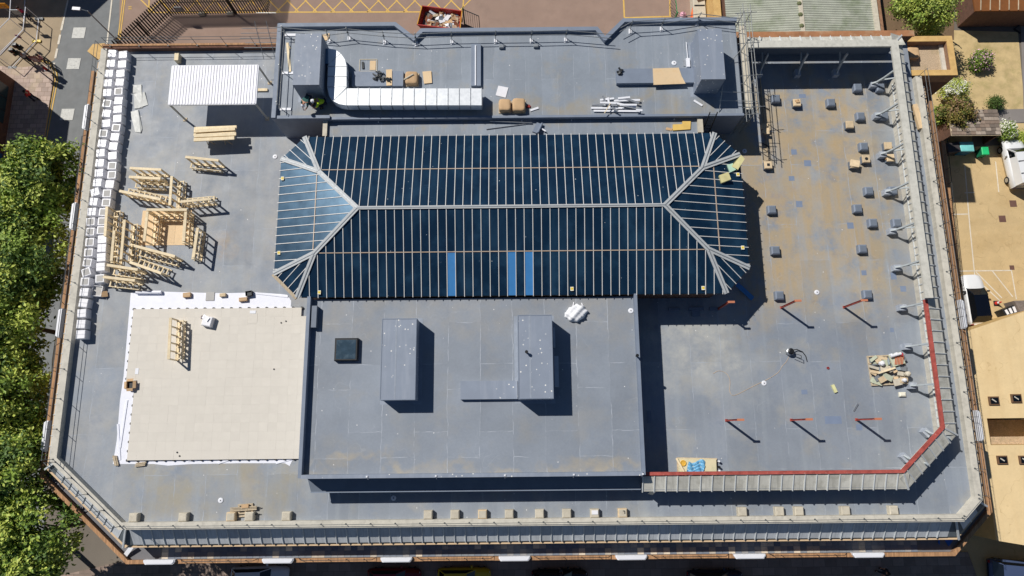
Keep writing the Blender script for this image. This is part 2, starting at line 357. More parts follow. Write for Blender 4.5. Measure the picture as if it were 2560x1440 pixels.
# painted lines
def line(name, pix, w, m, z=.026, dash=None):
    mb = MB()
    pts = [P(x, y, z) for x, y in pix]
    for a, b in zip(pts, pts[1:]):
        d = (b-a); L = d.length; d.normalize(); s = Vector((d.y, -d.x, 0))*w/2
        if not dash: mb.poly([a-s, b-s, b+s, a+s])
        else:
            t = 0
            while t < L:
                p, q = a+d*t, a+d*min(L, t+dash[0]); mb.poly([p-s, q-s, q+s, p+s]); t += dash[0]+dash[1]
    return struct(mb.build(name, m))
line('road_marking', [(170,0),(156,62)], .16, M_LINEW, dash=(2.2, .4))
line('road_marking', [(158,52),(120,230)], .2, M_LINEW, dash=(1.0, .45))
line('road_marking', [(284,-40),(267,112)], .14, M_LINEW)
for o_ in (0, 5): line('road_marking', [(312+o_,-40),(293+o_,112)], .1, M_LINEY)
for o_ in (0, 6): line('road_marking', [(100+o_,150),(124+o_,160),(135+o_,180),(138+o_,200),(126+o_,262),(104+o_,380)], .11, M_LINEY, z=.13 if 0 else .026)
for yy in (17, 22): line('road_marking', [(321,yy),(329,yy)], .1, M_LINEY)
for px, py in ((197,82),(184,159),(168,286)):
    c = P(px, py, .03); a = .62
    struct(MB().poly([(c.x-a,c.y-a*.9,.03),(c.x+a*.9,c.y-a*.9,.03),(c.x+a,c.y+a*.9,.03),(c.x-a*.9,c.y+a*.9,.03)]).build('road_patch', mat('white_patch', C(214,214,208), rough=.8, var=.1, scale=4, stain=(C(160,160,158),5,.5,.7,.6))))
# yellow cross hatching of the yard
mbh = MB()
def seg(x0, y0, x1, y1, w=.11, z=.014):
    a, b = P(x0, y0, z), P(x1, y1, z); d = (b-a).normalized(); s = Vector((d.y, -d.x, 0))*w/2; mbh.poly([a-s, b-s, b+s, a+s])
seg(370,31,1157,29.5,.13); seg(1157,29.5,1162,-60,.13); seg(372,31,374,-60,.13)
for i in range(18):
    x = 372+i*45.5
    mbh.mi = 0
    seg(x, 30, x+82, -52); 
    if x+45 < 1157: pass
for i in range(18):
    x = 383+i*45.5; zz = .018
    if x < 1157: seg(x, 30, x-82, -52, .11, zz)
seg(1557,-40,1561,44,.14); seg(1561,44.5,1678,41,.14); seg(1675,41,1674,-40,.12)
struct(mbh.build('road_marking', M_LINEY))
# lettering painted on the yard, reads from the east
cu = D.curves.new('lettering', 'FONT'); cu.body = 'SKIPS'; cu.size = .62; cu.extrude = .001; cu.align_x = 'LEFT'
cu.materials.append(M_LINEY)
to = D.objects.new('yard_lettering', cu); COL.objects.link(to); to.location = P(1546,-34,.018); to.rotation_euler = (0,0,-math.pi/2+.03); struct(to)
# car park lines
for pts in ([(2412,415),(2424,560),(2437,690)], [(2489,404),(2497,480)], [(2372,678),(2530,676)], [(2529,678),(2541,748)], [(2440,680),(2505,745)], [(2480,676),(2532,742)], [(2372,536),(2420,535)], [(2412,482),(2436,481)], [(2460,715),(2500,752)]):
    line('bay_marking', pts, .09, M_LINEW, z=.018)
for px, py, s in ((2533,509,.3),(2506,547,.3),(2530,669,.2),(2448,782,.32)):
    c = P(px, py, .02); struct(MB().box(c.x-s,c.y-s,.0,c.x+s,c.y+s,.022).build('manhole_cover', mat('rusty_iron', C(112,82,72), rough=.7, var=.15)))

# ================================================================ MAIN BUILDING
bld = thing('roof_building', 'large flat-roofed brick building under refurbishment with grey membrane roof and glazed lantern', 'building', (0, 10, 0))
PER = [(-29.6,27.84),(-29.6,-1.4),(-24.95,-5.45),(28.4,-5.45),(29.5,-4.4),(29.5,25.0)]
mb = MB().prism([p for p in PER]+[(29.5,28.0),(15.84,28.0),(15.84,27.84)], 11.5, 12.0); mb.build('roof_deck', M_ROOF, bld)
mb = MB(); sweep(mb, PER, [(.0,11.9),(.0,12.45),(.44,12.45),(.44,12.28),(.36,12.28),(.36,11.4)]); mb.build('parapet_ledge', M_LEDGE, bld)
mb = MB(); sweep(mb, PER, [(.0,11.58),(.36,11.58),(1.60,10.72),(1.60,10.50),(.0,10.50)]); man = mb.build('mansard', mat('lead_underlay', C(96,104,110), rough=.6, metal=.1), bld)
mb = MB(); sweep(mb, PER, [(1.56,10.48),(1.56,10.56),(1.80,10.56),(1.80,10.44),(1.4,10.44)]); mb.build('gutter', mat('gutter_edge', C(214,186,150), rough=.8, var=.1), bld)
mb = MB(); sweep(mb, PER, [(1.50,10.50),(1.50,8.90),(2.84,8.90),(2.84,0),(1.5,0)], cap=False); mb.build('terrace_wall', mat('terrace_asphalt', C(120,120,124), rough=.85, var=.12), bld)
mb = MB(); sweep(mb, PER, [(2.83,8.8),(2.83,9.22),(3.0,9.22),(3.0,0.0),(2.84,0.0)]); mb.build('brick_parapet', M_BRICK, bld)
mb = MB(); sweep(mb, PER, [(2.79,9.22),(2.79,9.32),(3.04,9.32),(3.04,9.22)]); mb.build('coping', M_COPING, bld)
# lead bays and rolls along each side of the mansard
def bays(poly, d0, z0, d1, z1, pitch, parent, mpan, mroll, rw=.07, rh=.09, skip=()):
    """lead panels with a roll at every joint; every piece is an object, alike pieces share mesh data"""
    off = wloc(parent); sl = math.hypot(d1-d0, z1-z0)
    for i in range(len(poly)-1):
        if i in skip: continue
        a, b = Vector(poly[i]), Vector(poly[i+1]); t = (b-a); L = t.length; t.normalize(); nn = Vector((t.y, -t.x))
        n = max(1, round(L/pitch)); p = L/n
        ux = Vector((t.x, t.y, 0)); vv = Vector((nn.x*(d1-d0), nn.y*(d1-d0), z1-z0)).normalized(); ww = ux.cross(vv)
        if ww.z < 0: ww = -ww
        rot = Matrix((ux, vv, ww)).transposed().to_4x4()
        pm = MB().box(-p/2+.012, .0, .004, p/2-.012, sl-.02, .022).mesh('lead_panel', mpan)
        rm = MB().bev(-rw/2, -.02, 0, rw/2, sl+.03, rh, .02).mesh('seam_roll', mroll)
        # stay clear of the mitred corners
        dmax = max(abs(d0), abs(d1))
        for k in range(n+1):
            o = a+t*(p*k)+nn*d0; q = Vector((o.x, o.y, z0))-off
            if 0 < k < n or (k == 0 and i == 0) or (k == n and i == len(poly)-2):
                ob = link('seam_roll', rm, parent); ob.matrix_local = Matrix.Translation(q) @ rot
            if k < n:
                o = a+t*(p*(k+.5))+nn*d0; q = Vector((o.x, o.y, z0))-off
                ob = link('lead_panel', pm, parent); ob.matrix_local = Matrix.Translation(q) @ rot
bays(PER, .36, 11.59, 1.60, 10.73, .70, man, M_LEAD, M_ROLL)
# mitre rolls at the corners
for k in (1, 2, 3, 4):
    a = offs(PER, .36)[k]; b = offs(PER, 1.78)[k]; MB().bar((a.x,a.y,11.65),(b.x,b.y,10.75),.12,.1).build('corner_roll', M_ROLL, man)
# terrace slabs, two rows along the south side
ter = MB().box(-24.0,-8.27,8.883,27.6,-7.02,8.91).build('terrace_floor', mat('terrace_bed', C(120,120,120)), bld)
SLM = [mat('slab_tone_%d' % i, c, rough=.85, var=.12, scale=4, obj=True) for i, c in enumerate((C(136,142,150), C(156,156,158), C(190,182,170), C(222,210,192), C(124,132,146)))]
sm = [MB().box(-.215,-.215,0,.215,.215,.035).mesh('paving_slab', m) for m in SLM]
rr = random.Random(5)
for i in range(116):
    for j in range(2):
        link('paving_slab', sm[rr.choices((0,1,2,3,4),(5,4,2,1,4))[0]], ter, Vector((-23.7+i*.442, -7.60-j*.442, 8.911))-wloc(ter))
# north edge walls
MB().box(-29.95,27.84,0,-16.1,28.16,12.42).build('north_wall', M_BRICKD, bld)
MB().box(-30.0,28.02,12.42,-16.1,28.18,12.48).build('coping', M_COPING, bld)
MB().box(15.84,28.0,0,29.5,28.4,12.75).build('north_wall', M_BRICKD, bld)
MB().box(15.84,27.98,12.75,29.6,28.44,12.86).build('coping', mat('rust_brick_coping', C(168,118,82), rough=.85, var=.2, scale=1.5, stain=(C(190,160,128),1,.5,.7,.7)), bld)
mb = MB().prism([tuple(P(*q,10.4)[:2]) for q in ((218,128),(232,110),(262,108),(248,150))], 7.2, 10.4); mb.build('chamfered_coping_corner', M_OCHRE, bld)

# ---------------- upper storey at the north
U = [(-16.1,20.85),(15.84,20.85),(15.84,28.05),(7.93,28.05),(6.62,26.7),(6.12,27.42),(-6.12,27.42),(-6.64,26.85),(-7.91,27.92),(-16.1,27.92)]
mb = MB().prism(U, 8.0, 14.90); up = mb.build('upper_storey', M_MWALL, bld)
mb = MB().prism(offs([U[i] for i in range(10)], -.05, True), 14.90, 14.95); mb.build('upper_roof', M_UROOF, up)
pw = [U[k] for k in (2,3,4,5,6,7,8,9,0)]
mb = MB(); sweep(mb, pw, [(-.26,14.94),(-.26,15.26),(.02,15.26),(.02,14.6),(-.02,14.6)]); mb.build('parapet', M_MWALL, up)
MB().box(-16.08,20.83,14.6,-12.2,21.05,15.16).build('parapet', M_MWALL, up)
MB().box(-12.2,20.80,14.70,15.86,20.97,15.01).build('kerb', M_MWALL, up)
for x in (-9.0,.8,4.2,11.2): MB().tube((x,20.76,14.7),(x,20.72,14.25),.035).build('outlet_pipe', M_WHITE, up)
# gutter roof between the storey and the lantern
MB().box(-12.45,19.72,12,12.75,20.85,14.58).build('gutter_roof', M_UROOF, bld)
MB().box(-12.75,19.72,12,-12.45,20.85,14.78).build('gutter_kerb', M_CONC, bld)
MB().box(12.75,19.72,12,13.1,20.85,14.78).build('gutter_kerb', M_CONC, bld)

# ---------------- block south of the lantern
LB = (-13.1,-2.68,8.02,8.48)
blk = MB().box(LB[0],LB[1],12,LB[2],LB[3],14.5).build('plant_block', M_MWALL, bld)
MB().box(LB[0]+.04,LB[1]+.04,14.5,LB[2]-.04,LB[3]-.02,14.55).build('block_roof', M_BROOF, blk)
MB().box(LB[0]-.02,LB[1],14.4,LB[0]+.2,LB[3]+.1,15.02).build('block_parapet', M_MWALL, blk)
MB().box(LB[2]-.18,LB[1]-.02,14.4,LB[2]+.02,LB[3]+.1,14.92).build('block_parapet', M_MWALL, blk)
MB().box(LB[0]+.2,LB[1]-.03,14.4,LB[2]-.18,LB[1]+.2,15.08).build('block_parapet', M_BOX, blk)
MB().box(LB[0]+.3,LB[3]-.5,14.54,LB[0]+.62,LB[3]-1.9,14.98).build('parapet_stub', M_MDARK, blk)
mb = MB().add([(-12.95,-2.66,13.66),(7.96,-2.66,13.66),(7.96,-3.62,13.42),(-12.72,-3.62,13.42),(-12.95,-2.66,13.3),(7.96,-2.66,13.3),(7.96,-3.62,13.3),(-12.72,-3.62,13.3)],
              [(0,3,2,1),(3,7,6,2),(0,4,7,3),(1,2,6,5),(4,5,6,7)]); mb.build('membrane_skirt', M_MDARK, blk)
MB().box(-12.74,-3.67,13.30,7.96,-3.60,13.45).build('skirt_edge', M_MWALL, blk)
for i in range(7):
    x = -8.9+i*4.15*.72*1.0*1.4
    if x < 8: MB().box(x-.05,-2.66,15.11,x+.05,-2.56,15.15).tube((x,-2.72,14.95),(x,-2.82,14.65),.02).build('conductor_clip', M_WHITE, blk)
def mbox(name, px, h, zb, m, parent, z1=None):
    x0,y0,x1,y1 = rect(*px, zb+h); return MB().box(x0,y0,zb-.01,x1,y1,zb+h).build(name, m, parent)
bA = mbox('shaft_box', (952,796,1040,1000), 1.36, 14.55, M_BOX, blk)
bB = mbox('shaft_box', (1295,787,1382,997), 1.78, 14.55, M_BOX, blk)
mbox('low_plinth', (1151,952,1294,998), .30, 14.55, M_BOX, blk)
def rim(px, z, parent, m=M_MWALL):
    x0,y0,x1,y1 = rect(*px, z); r = MB()
    for q in ((x0,y0,x1,y0+.05),(x0,y1-.05,x1,y1),(x0,y0+.05,x0+.05,y1-.05),(x1-.05,y0+.05,x1,y1-.05)): r.box(q[0],q[1],z-.01,q[2],q[3],z+.02)
    r.build('edge_lap', m, parent)
rim((952,796,1040,1000), 15.91, bA); rim((1295,787,1382,997), 16.33, bB)
# lapped membrane at the foot of each shaft and down its top
def skirt_lap(px, h, zb, parent, strips=(.42,)):
    x0,y0,x1,y1 = rect(*px, zb+h); r = MB(); e = .22
    for q in ((x0-e,y0-e,x1+e,y0),(x0-e,y1,x1+e,y1+e),(x0-e,y0,x0,y1),(x1,y0,x1+e,y1)): r.box(q[0],q[1],zb-.004,q[2],q[3],zb+.006)
    r.build('base_lap', M_LAP, parent)
    for u in strips: xx = x0+(x1-x0)*u; MB().box(xx-.05,y0+.05,zb+h-.004,xx+.05,y1-.05,zb+h+.006).build('lap_strip', M_LAP, parent)
    for k in range(4): yy = y0+(y1-y0)*(k+.5)/4; MB().box(x1-.004,yy-.015,zb+.1,x1+.012,yy+.015,zb+h-.05).build('side_lap', M_LAP, parent)
M_LAP = mat('membrane_lap', C(146,155,168), rough=.55, var=.1, scale=2.5, bump=.2, bscale=12)
skirt_lap((952,796,1040,1000), 1.36, 14.55, bA); skirt_lap((1295,787,1382,997), 1.78, 14.55, bB, (.35,))
# rooflight
x0,y0,x1,y1 = rect(836,845,894,902,14.9)
rl = MB().bev(x0,y0,14.54,x1,y1,14.9,.05).build('rooflight', M_BLACK, blk)
MB().box(x0+.12,y0+.12,14.88,x1-.12,y1-.12,14.915).build('pane', mat('rooflight_glass', C(58,76,90), rough=.08, var=.2, scale=3, stain=(C(108,124,134),2,.5,.75,.6)), rl)
# cable tray beside the taller shaft
x0,y0,x1,y1 = rect(1386,890,1397,967,15.6); MB().box(x0,y0,15.35,x1,y1,15.6).build('cable_tray', M_GALV, bB)
x0,y0,x1,y1 = rect(1383,818,1386,868,15.6); MB().box(x0,y0,15.3,x1+.05,y1,15.55).build('cable_tray', M_GALV, bB)
for q, zz in (((1316,881),16.33),((1591,890),14.98)):
    p = P(*q, zz); MB().tube((p.x,p.y,zz-.02),(p.x,p.y,zz+.32),.06,10).tube((p.x,p.y,zz+.3),(p.x,p.y,zz+.38),.1,10).build('vent_pipe', M_BLACK, blk)

# ---------------- shafts and plinths of the upper roof
bL = mbox('shaft_box', (735,84,801,212), 2.0, 14.95, M_BOX, up)
bR = mbox('shaft_box', (1749,72,1809,198), 2.0, 14.95, M_BOX, up)
skirt_lap((735,84,801,212), 2.0, 14.95, bL, ()); skirt_lap((1749,72,1809,198), 2.0, 14.95, bR, ())
mbox('low_plinth', (1541,171,1735,207), .32, 14.95, M_MWALL, up)
mbox('low_plinth', (880,178,1008,215), .30, 14.95, M_MWALL, up)
x0,y0,x1,y1 = rect(1178,108,1202,214,15.2); MB().box(x0,y0,14.94,x1,y1,15.2).build('upstand_strip', M_MWALL, up)
x0,y0,x1,y1 = rect(1187,112,1190,212,15.3); MB().box(x0,y0,15.2,x1,y1,15.26).build('batten', M_WHITE, up)

# ---------------- glazed lantern
ZE, ZR = 14.9, 16.25
EX, YN, YS, RX, RY = 15.4, 19.6, 8.53, 9.85, 14.07
s_ = .50
def hipnode(sx, sy):
    return Vector((sx*(RX+(EX-RX)*s_), RY+((YN if sy > 0 else YS)-RY)*s_, ZR-(ZR-ZE)*s_))
rW, rE = Vector((-RX,RY,ZR)), Vector((RX,RY,ZR))
eN = [Vector((-13.9,YN,ZE)), Vector((13.8,YN,ZE))]; eS = [Vector((-13.8,YS,ZE)), Vector((13.8,YS,ZE))]
eW = [Vector((-EX,18.04,ZE)), Vector((-EX,10.12,ZE))]; eE = [Vector((EX,18.04,ZE)), Vector((EX,10.2,ZE))]
nw, ne, sw, se = hipnode(-1,1), hipnode(1,1), hipnode(-1,-1), hipnode(1,-1)
oct_ = [eN[0],eN[1],eE[0],eE[1],eS[1],eS[0],eW[1],eW[0]]
cx_ = Vector((0,RY,0))
ins = lambda k: [tuple(((p-cx_)*1.0+cx_)[:2]) for p in oct_]
wallp = [(p.x*(1-.28/EX), RY+(p.y-RY)*(1-.28/5.5)) for p in oct_]
lan = MB().prism(wallp, 12, 14.82).build('lantern_kerb_wall', M_BRICKD, bld)
lan.name = 'glazed_lantern'
lan['label'] = 'long hipped glass roof lantern with pale glazing bars'
MB().prism([tuple(p[:2]) for p in oct_], 14.78, 14.865).build('eaves_gutter', mat('eaves_gutter', C(104,100,96), rough=.6, var=.1), lan)
def clip(poly, axis, val, keep_greater):
    out = []
    for i in range(len(poly)):
        a, b = poly[i], poly[(i+1) % len(poly)]; ia = (a[axis] >= val) == keep_greater or abs(a[axis]-val) < 1e-9; ib = (b[axis] >= val) == keep_greater or abs(b[axis]-val) < 1e-9
        if ia: out.append(a)
        if ia != ib:
            t = (val-a[axis])/(b[axis]-a[axis]); out.append((a[0]+(b[0]-a[0])*t, a[1]+(b[1]-a[1])*t))
    return out
blue = []
def glaze(poly3, e0, e1, pitch, split, phase=.5, bluex=()):
    u = (e1-e0).normalized(); o = (e0+e1)/2
    nrm = u.cross(poly3[2]-e0).normalized()
    if nrm.z < 0: nrm = -nrm
    v = nrm.cross(u)
    if v.z < 0: v = -v
    pts = [((p-o).dot(u), (p-o).dot(v)) for p in poly3]
    umin, umax = min(p[0] for p in pts), max(p[0] for p in pts); vmax = max(p[1] for p in pts)
    us = [k*pitch+phase*pitch for k in range(-60, 60) if umin < k*pitch+phase*pitch < umax]
    edges = [umin]+us+[umax]
    vs = [0, vmax*split, vmax] if split else [0, vmax]
    for a, b in zip(edges, edges[1:]):
        for c, d in zip(vs, vs[1:]):
            q = clip(clip(clip(clip(pts, 0, a, True), 0, b, False), 1, c, True), 1, d, False)
            ar = abs(sum(q[i][0]*q[(i+1) % len(q)][1]-q[(i+1) % len(q)][0]*q[i][1] for i in range(len(q))))/2 if len(q) > 2 else 0
            if ar < .02: continue
            w3 = [o+u*x+v*y for x, y in q]; cen = sum(w3, Vector())/len(w3)
            w3 = [cen+(p-cen)*.985 for p in w3]; n = len(w3)
            isb = c == 0 and any(a < bx < b for bx in bluex)
            m_ = MB().add([p-nrm*.012 for p in w3]+[p+nrm*.003 for p in w3], [tuple(range(n, 2*n)), tuple(range(n-1, -1, -1))]+[(i, (i+1) % n, (i+1) % n+n, i+n) for i in range(n)])
            # keep faces outward
            if (w3[1]-w3[0]).cross(w3[2]-w3[1]).dot(nrm) < 0: m_.f = [tuple(reversed(f)) for f in m_.f]
            m_.build('pane', M_BLUEP if isb else M_GLASS, lan)
    for x in us:
        ys = []
        for i in range(len(pts)):
            a, b = pts[i], pts[(i+1) % len(pts)]
            if (a[0]-x)*(b[0]-x) < 0: ys.append(a[1]+(b[1]-a[1])*(x-a[0])/(b[0]-a[0]))
        if len(ys) >= 2 and max(ys)-min(ys) > .2:
            MB().bar(o+u*x+v*(min(ys)-.04)+nrm*.03, o+u*x+v*max(ys)+nrm*.02, .042, .03, up=nrm).build('glazing_bar', M_BAR, lan)
    if split:
        y = vs[1]; xs = []
        for i in range(len(pts)):
            a, b = pts[i], pts[(i+1) % len(pts)]
            if (a[1]-y)*(b[1]-y) < 0: xs.append(a[0]+(b[0]-a[0])*(y-a[1])/(b[1]-a[1]))
        if len(xs) == 2: MB().bar(o+u*(min(xs)+.25)+v*y+nrm*.02, o+u*(max(xs)-.25)+v*y+nrm*.02, .055, .045, up=nrm).build('purlin', mat('purlin_tan', C(190,170,150), rough=.5), lan)
MB().bar(eS[0]+Vector((-.05,-.05,-.02)), eW[1]+Vector((-.05,-.05,-.02)), .2, .14).build('timber_fascia', M_TIMBD, lan)
bx = [P(x, 690, 15.1).x for x in (1127,1278,1321)]
glaze([eN[0],eN[1],ne,rE,rW,nw], eN[0], eN[1], .553, .48)
glaze([eS[0],eS[1],se,rE,rW,sw], eS[0], eS[1], .553, .5, bluex=bx)
glaze([eW[0],eW[1],sw,rW,nw], eW[0], eW[1], .565, .48)
glaze([eE[0],eE[1],se,rE,ne], eE[0], eE[1], .565, .36)
for a, b, c in ((eN[0],eW[0],nw),(eN[1],eE[0],ne),(eS[1],eE[1],se),(eS[0],eW[1],sw)): glaze([a,b,c], a, b, .5, None)
def hip(a, b, w=.2):
    d = Vector((0,0,.05)); s = (b-a).cross(Vector((0,0,1))).normalized()
    MB().bar(a+d+s*w*.35, b+d+s*w*.35, w*.55, .05).bar(a+d-s*w*.35, b+d-s*w*.35, w*.55, .05).build('hip_flashing', M_HIP, lan)
    MB().bar(a+d*1.6, b+d*1.6, .05, .05).build('hip_roll', M_GREY, lan)
hip(rW, rE, .17)
for n_, r_, e1, e2 in ((nw,rW,eN[0],eW[0]),(sw,rW,eS[0],eW[1]),(ne,rE,eN[1],eE[0]),(se,rE,eS[1],eE[1])):
    hip(r_, n_, .26); hip(n_, e1, .26); hip(n_, e2, .26)
for q in ((706,446),(697,632),(798,731),(1430,722),(1758,720),(1845,436),(1857,619)):
    z_ = 15.06; p = P(*q, z_); s = .1
    f = MB().box(p.x-s,p.y-s*1.25,z_-.05,p.x+s,p.y+s*1.25,z_+.012).build('warning_sticker', mat('sticker_white', C(240,236,214)), lan)
    MB().box(p.x-s*.75,p.y-s*.7,z_+.008,p.x+s*.75,p.y+s*.8,z_+.016).build('yellow_panel', M_YELL, f)
# kerb feet of the lantern, in the shade of its south side
for q in ((1672,770,1700,776),(1722,768,1760,776),(1730,772,1750,790),(1775,768,1795,776)):
    x0,y0,x1,y1 = rect(*q,12.15); MB().box(x0,y0,12,x1,y1,12.12+.012*(q[0]%5)).build('kerb_foot', M_MWALL, lan)

# ================================================================ LEAD CLAD ROOF SCREEN
scr = thing('roof_screen', 'lead-clad sloping plant screen with red steel beam and pale capping along the east side', 'screen', (26, 8, 12))
LIP = [(7.98,-3.75),(24.45,-3.75),(27.95,-.5),(27.95,27.35),(16.4,27.35)]
off = wloc(scr)
mb = MB(); sweep(mb, LIP, [(-.95,14.26),(.0,13.86),(.0,13.80),(-.98,14.20)]); pan = mb.build('screen_slope', MATS['lead_underlay'], scr)
bays(LIP, -.95, 14.27, 0, 13.87, .73, pan, M_LEADO, M_ROLL)
for k in (1,2,3):
    a = offs(LIP, -.95)[k]; b = offs(LIP, .03)[k]; MB().bar((a.x,a.y,14.32),(b.x,b.y,13.92),.1,.1).build('corner_roll', M_ROLL, pan)
ycap = P(2315,745,14.9).y
cap_l = [(27.95,ycap),(27.95,27.35),(16.6,27.35)]
mb = MB(); sweep(mb, cap_l, [(-1.44,14.80),(-1.44,14.95),(-.93,14.95),(-.93,14.80)]); mb.build('capping', M_CAP, scr)
mb = MB(); sweep(mb, cap_l, [(-1.02,14.15),(-1.02,14.82),(-.96,14.82),(-.96,14.15)]); mb.build('cap_board', M_MDARK, scr)
mb = MB(); sweep(mb, [(8.1,-3.75),(24.45,-3.75),(27.95,-.5),(27.95,ycap)], [(-1.20,14.22),(-1.20,14.42),(-1.00,14.42),(-1.00,14.22),(-1.20,14.22)]); mb.build('red_beam', M_REDST, scr)
mb = MB(); sweep(mb, [(24.45,-3.75),(27.95,-.5),(27.95,24.6)], [(-.30,11.98),(-.30,13.95),(-.12,13.95),(-.12,11.98)]); bw = mb.build('base_wall', M_LEDGE, scr)
mb = MB(); sweep(mb, [(8.0,-3.75),(24.45,-3.75)], [(-.30,11.98),(-.30,13.95),(-.12,13.95),(-.12,11.98)]); mb.build('base_wall', M_MDARK, scr)
for i in range(46):
    y = 24.0-i*.52
    if y > -.2: MB().box(27.60,y-.03,12.55,27.66,y+.03,13.6).build('wall_batten', M_ROLL, bw)
for zz in (12.6,13.2): MB().box(27.585,0,zz,27.655,24.3,zz+.05).build('wall_rail', M_ROLL, bw)
mb = MB(); sweep(mb, [(27.95,27.35),(16.6,27.35)], [(-.30,11.98),(-.30,12.97),(-.12,12.97),(-.12,11.98)]); mb.build('base_wall', M_MDARK, scr)
# support brackets: a foot on the roof, a curved arm and a tie
def bracket(x, y, dx, dy):
    r = Vector((dx, dy, 0)); o = Vector((x, y, 0)); s = Vector((-dy, dx, 0))
    m_ = MB(); q = [o-r*.2+Vector((0,0,12.48)), o+r*.05+Vector((0,0,12.7)), o+r*.25+Vector((0,0,13.3)), o+r*.36+Vector((0,0,13.9)), o+r*.42+Vector((0,0,14.25))]
    for a, b in zip(q, q[1:]): m_.bar(a, b, .15, .10, up=s)
    m_.bar(o+r*.2+Vector((0,0,13.0)), o+r*1.1+Vector((0,0,13.3)), .09, .07)
    ar = m_.build('bracket', mat('bracket_grey', C(176,184,188), rough=.55, var=.08), scr)
    c = [o-r*.26+s*.2, o+r*.24+s*.2, o+r*.24-s*.2, o-r*.26-s*.2]
    MB().prism([(p.x,p.y) for p in c], 11.99, 12.46).build('foot', mat('bracket_foot', C(166,174,186), rough=.5, var=.1, scale=3, stain=(C(214,218,222),4,.5,.7,.6)), ar)
for i in range(9):
    bracket(26.45, P(2260,(208,286,384,478,576,668,768,866,964)[i],12.5).y, 1, 0)
for x in (18.2,21.0,23.8): bracket(x, 25.4, 0, 1)
for q in ((2322,1082),(2268,1145)):
    p = P(*q, 12.6); bracket(p.x, p.y, .68, -.73)

# ================================================================ GUARDRAILS
M_RAILG = mat('weathered_rail', C(104,108,110), rough=.55, var=.1, metal=.3)
def guard(label, poly, z, h, spacing, r=.018, hs=(.75, 1.1), group=None, m=M_RAILG, base=True):
    t = thing('guardrail', label, 'railing', (poly[0][0], poly[0][1], z), 0, group)
    pts = [Vector((p[0], p[1], z)) for p in poly]
    for hh in hs: pipe(MB(), [p+Vector((0,0,hh)) for p in pts], r).build('rail', m, t)
    pm = MB().tube((0,0,-.02),(0,0,h),r).tube((0,0,-.01),(0,0,.02),.06,8).mesh('post', m)
    for a, b in zip(pts, pts[1:]):
        L = (b-a).length; n = max(1, round(L/spacing))
        for k in range(n): link('post', pm, t, a+(b-a)*((k+.02)/n)-pts[0])
    link('post', pm, t, pts[-1]-pts[0]); return t
gl = offs(PER, .22)
guard('thin steel guardrail on the west parapet beside the trees and slab packs', [gl[0], gl[1]], 12.45, 1.1, 2.0)
guard('thin steel guardrail on the angled south-west parapet', [gl[1]+Vector((.15,-.15)), gl[2]], 12.45, 1.1, 1.7)
guard('thin steel guardrail on the long south parapet', [gl[2]+Vector((.2,0)), gl[3]], 12.45, .32, 1.55, hs=(.3,))
guard('thin steel guardrail on the short south-east corner parapet', [gl[3]+Vector((.1,.1)), gl[4]], 12.45, .32, 1.3, hs=(.3,))
guard('thin steel guardrail on the east parapet above the car park', [gl[4]+Vector((0,.2)), gl[5]], 12.45, 1.1, 1.6)
guard('thin steel guardrail on the north parapet beside the white canopy', [(-29.4,28.0),(-16.6,28.0)], 12.5, 1.1, 2.0)
# white chamfered boxes on the outer coping and the low rails between them
wb = MB()
pl = [(-1.05,-.05),(-.92,-.22),(.92,-.22),(1.05,-.05),(1.05,.08),(-1.05,.08)]
wb.prism(pl, -.12, .22); wbm = wb.mesh('sign_box', M_WHITE)
lid = MB().prism([(x*.94, y*.8) for x, y in pl], .215, .27).mesh('lid', M_WHITE)
def signbox(px, py, rz, label, grp):
    p = P(px, py, 9.32); t = thing('coping_box', label, 'box', (p.x, p.y, 9.32), rz, grp)
    link('housing', wbm, t); link('lid', lid, t); return t
sx = (402,697,992,1286,1577,1872,2168)
for x in sx:
    p = P(x, 1392, 9.32); t = signbox(x, 1392-(x-1280)*.004, 0, 'white chamfered box fixed on the south brick coping above the street', 'white boxes along the south coping'); t.location.y = -8.28
for x, y in ((212,295),(186,542),(154,808),(118,1090)):
    t = signbox(x, y, -math.pi/2, 'white chamfered box fixed on the west brick coping beside the trees', 'white boxes along the west coping'); t.location.x = -32.45
for x, y in ((2404,786),(2444,1064)):
    t = signbox(x, y, math.pi/2, 'white chamfered box fixed on the east brick coping', 'white boxes along the east coping'); t.location.x = 32.35
rail_me = pipe(MB(), [Vector(v) for v in ((-2.6,.04,.02),(-2.35,-.05,.34),(2.35,-.05,.34),(2.6,.04,.02))], .02).mesh('rail', M_DARK)
rp = MB().tube((0,-.05,-.02),(0,-.05,.34),.018).mesh('post', M_DARK)
def lowrail(loc, rz, label, grp):
    t = thing('coping_rail', label, 'railing', loc, rz, grp); link('rail', rail_me, t)
    for k in range(4): link('post', rp, t, Vector((-1.8+k*1.2,0,0)))
for a, b in zip(sx, sx[1:]):
    lowrail((P((a+b)/2,1390,9.32).x,-8.26,9.32), 0, 'low dark handrail on the south brick coping between two white boxes', 'low rails on the south coping')
for y0, y1 in ((295,542),(542,808),(808,1090)):
    lowrail((-32.45,P(150,(y0+y1)/2,9.32).y,9.32), -math.pi/2, 'low dark handrail on the west brick coping between two white boxes', 'low rails on the west coping')
lowrail((32.35,P(2425,920,9.32).y,9.32), math.pi/2, 'low dark handrail on the east brick coping between two white boxes', 'low rails on the east coping')

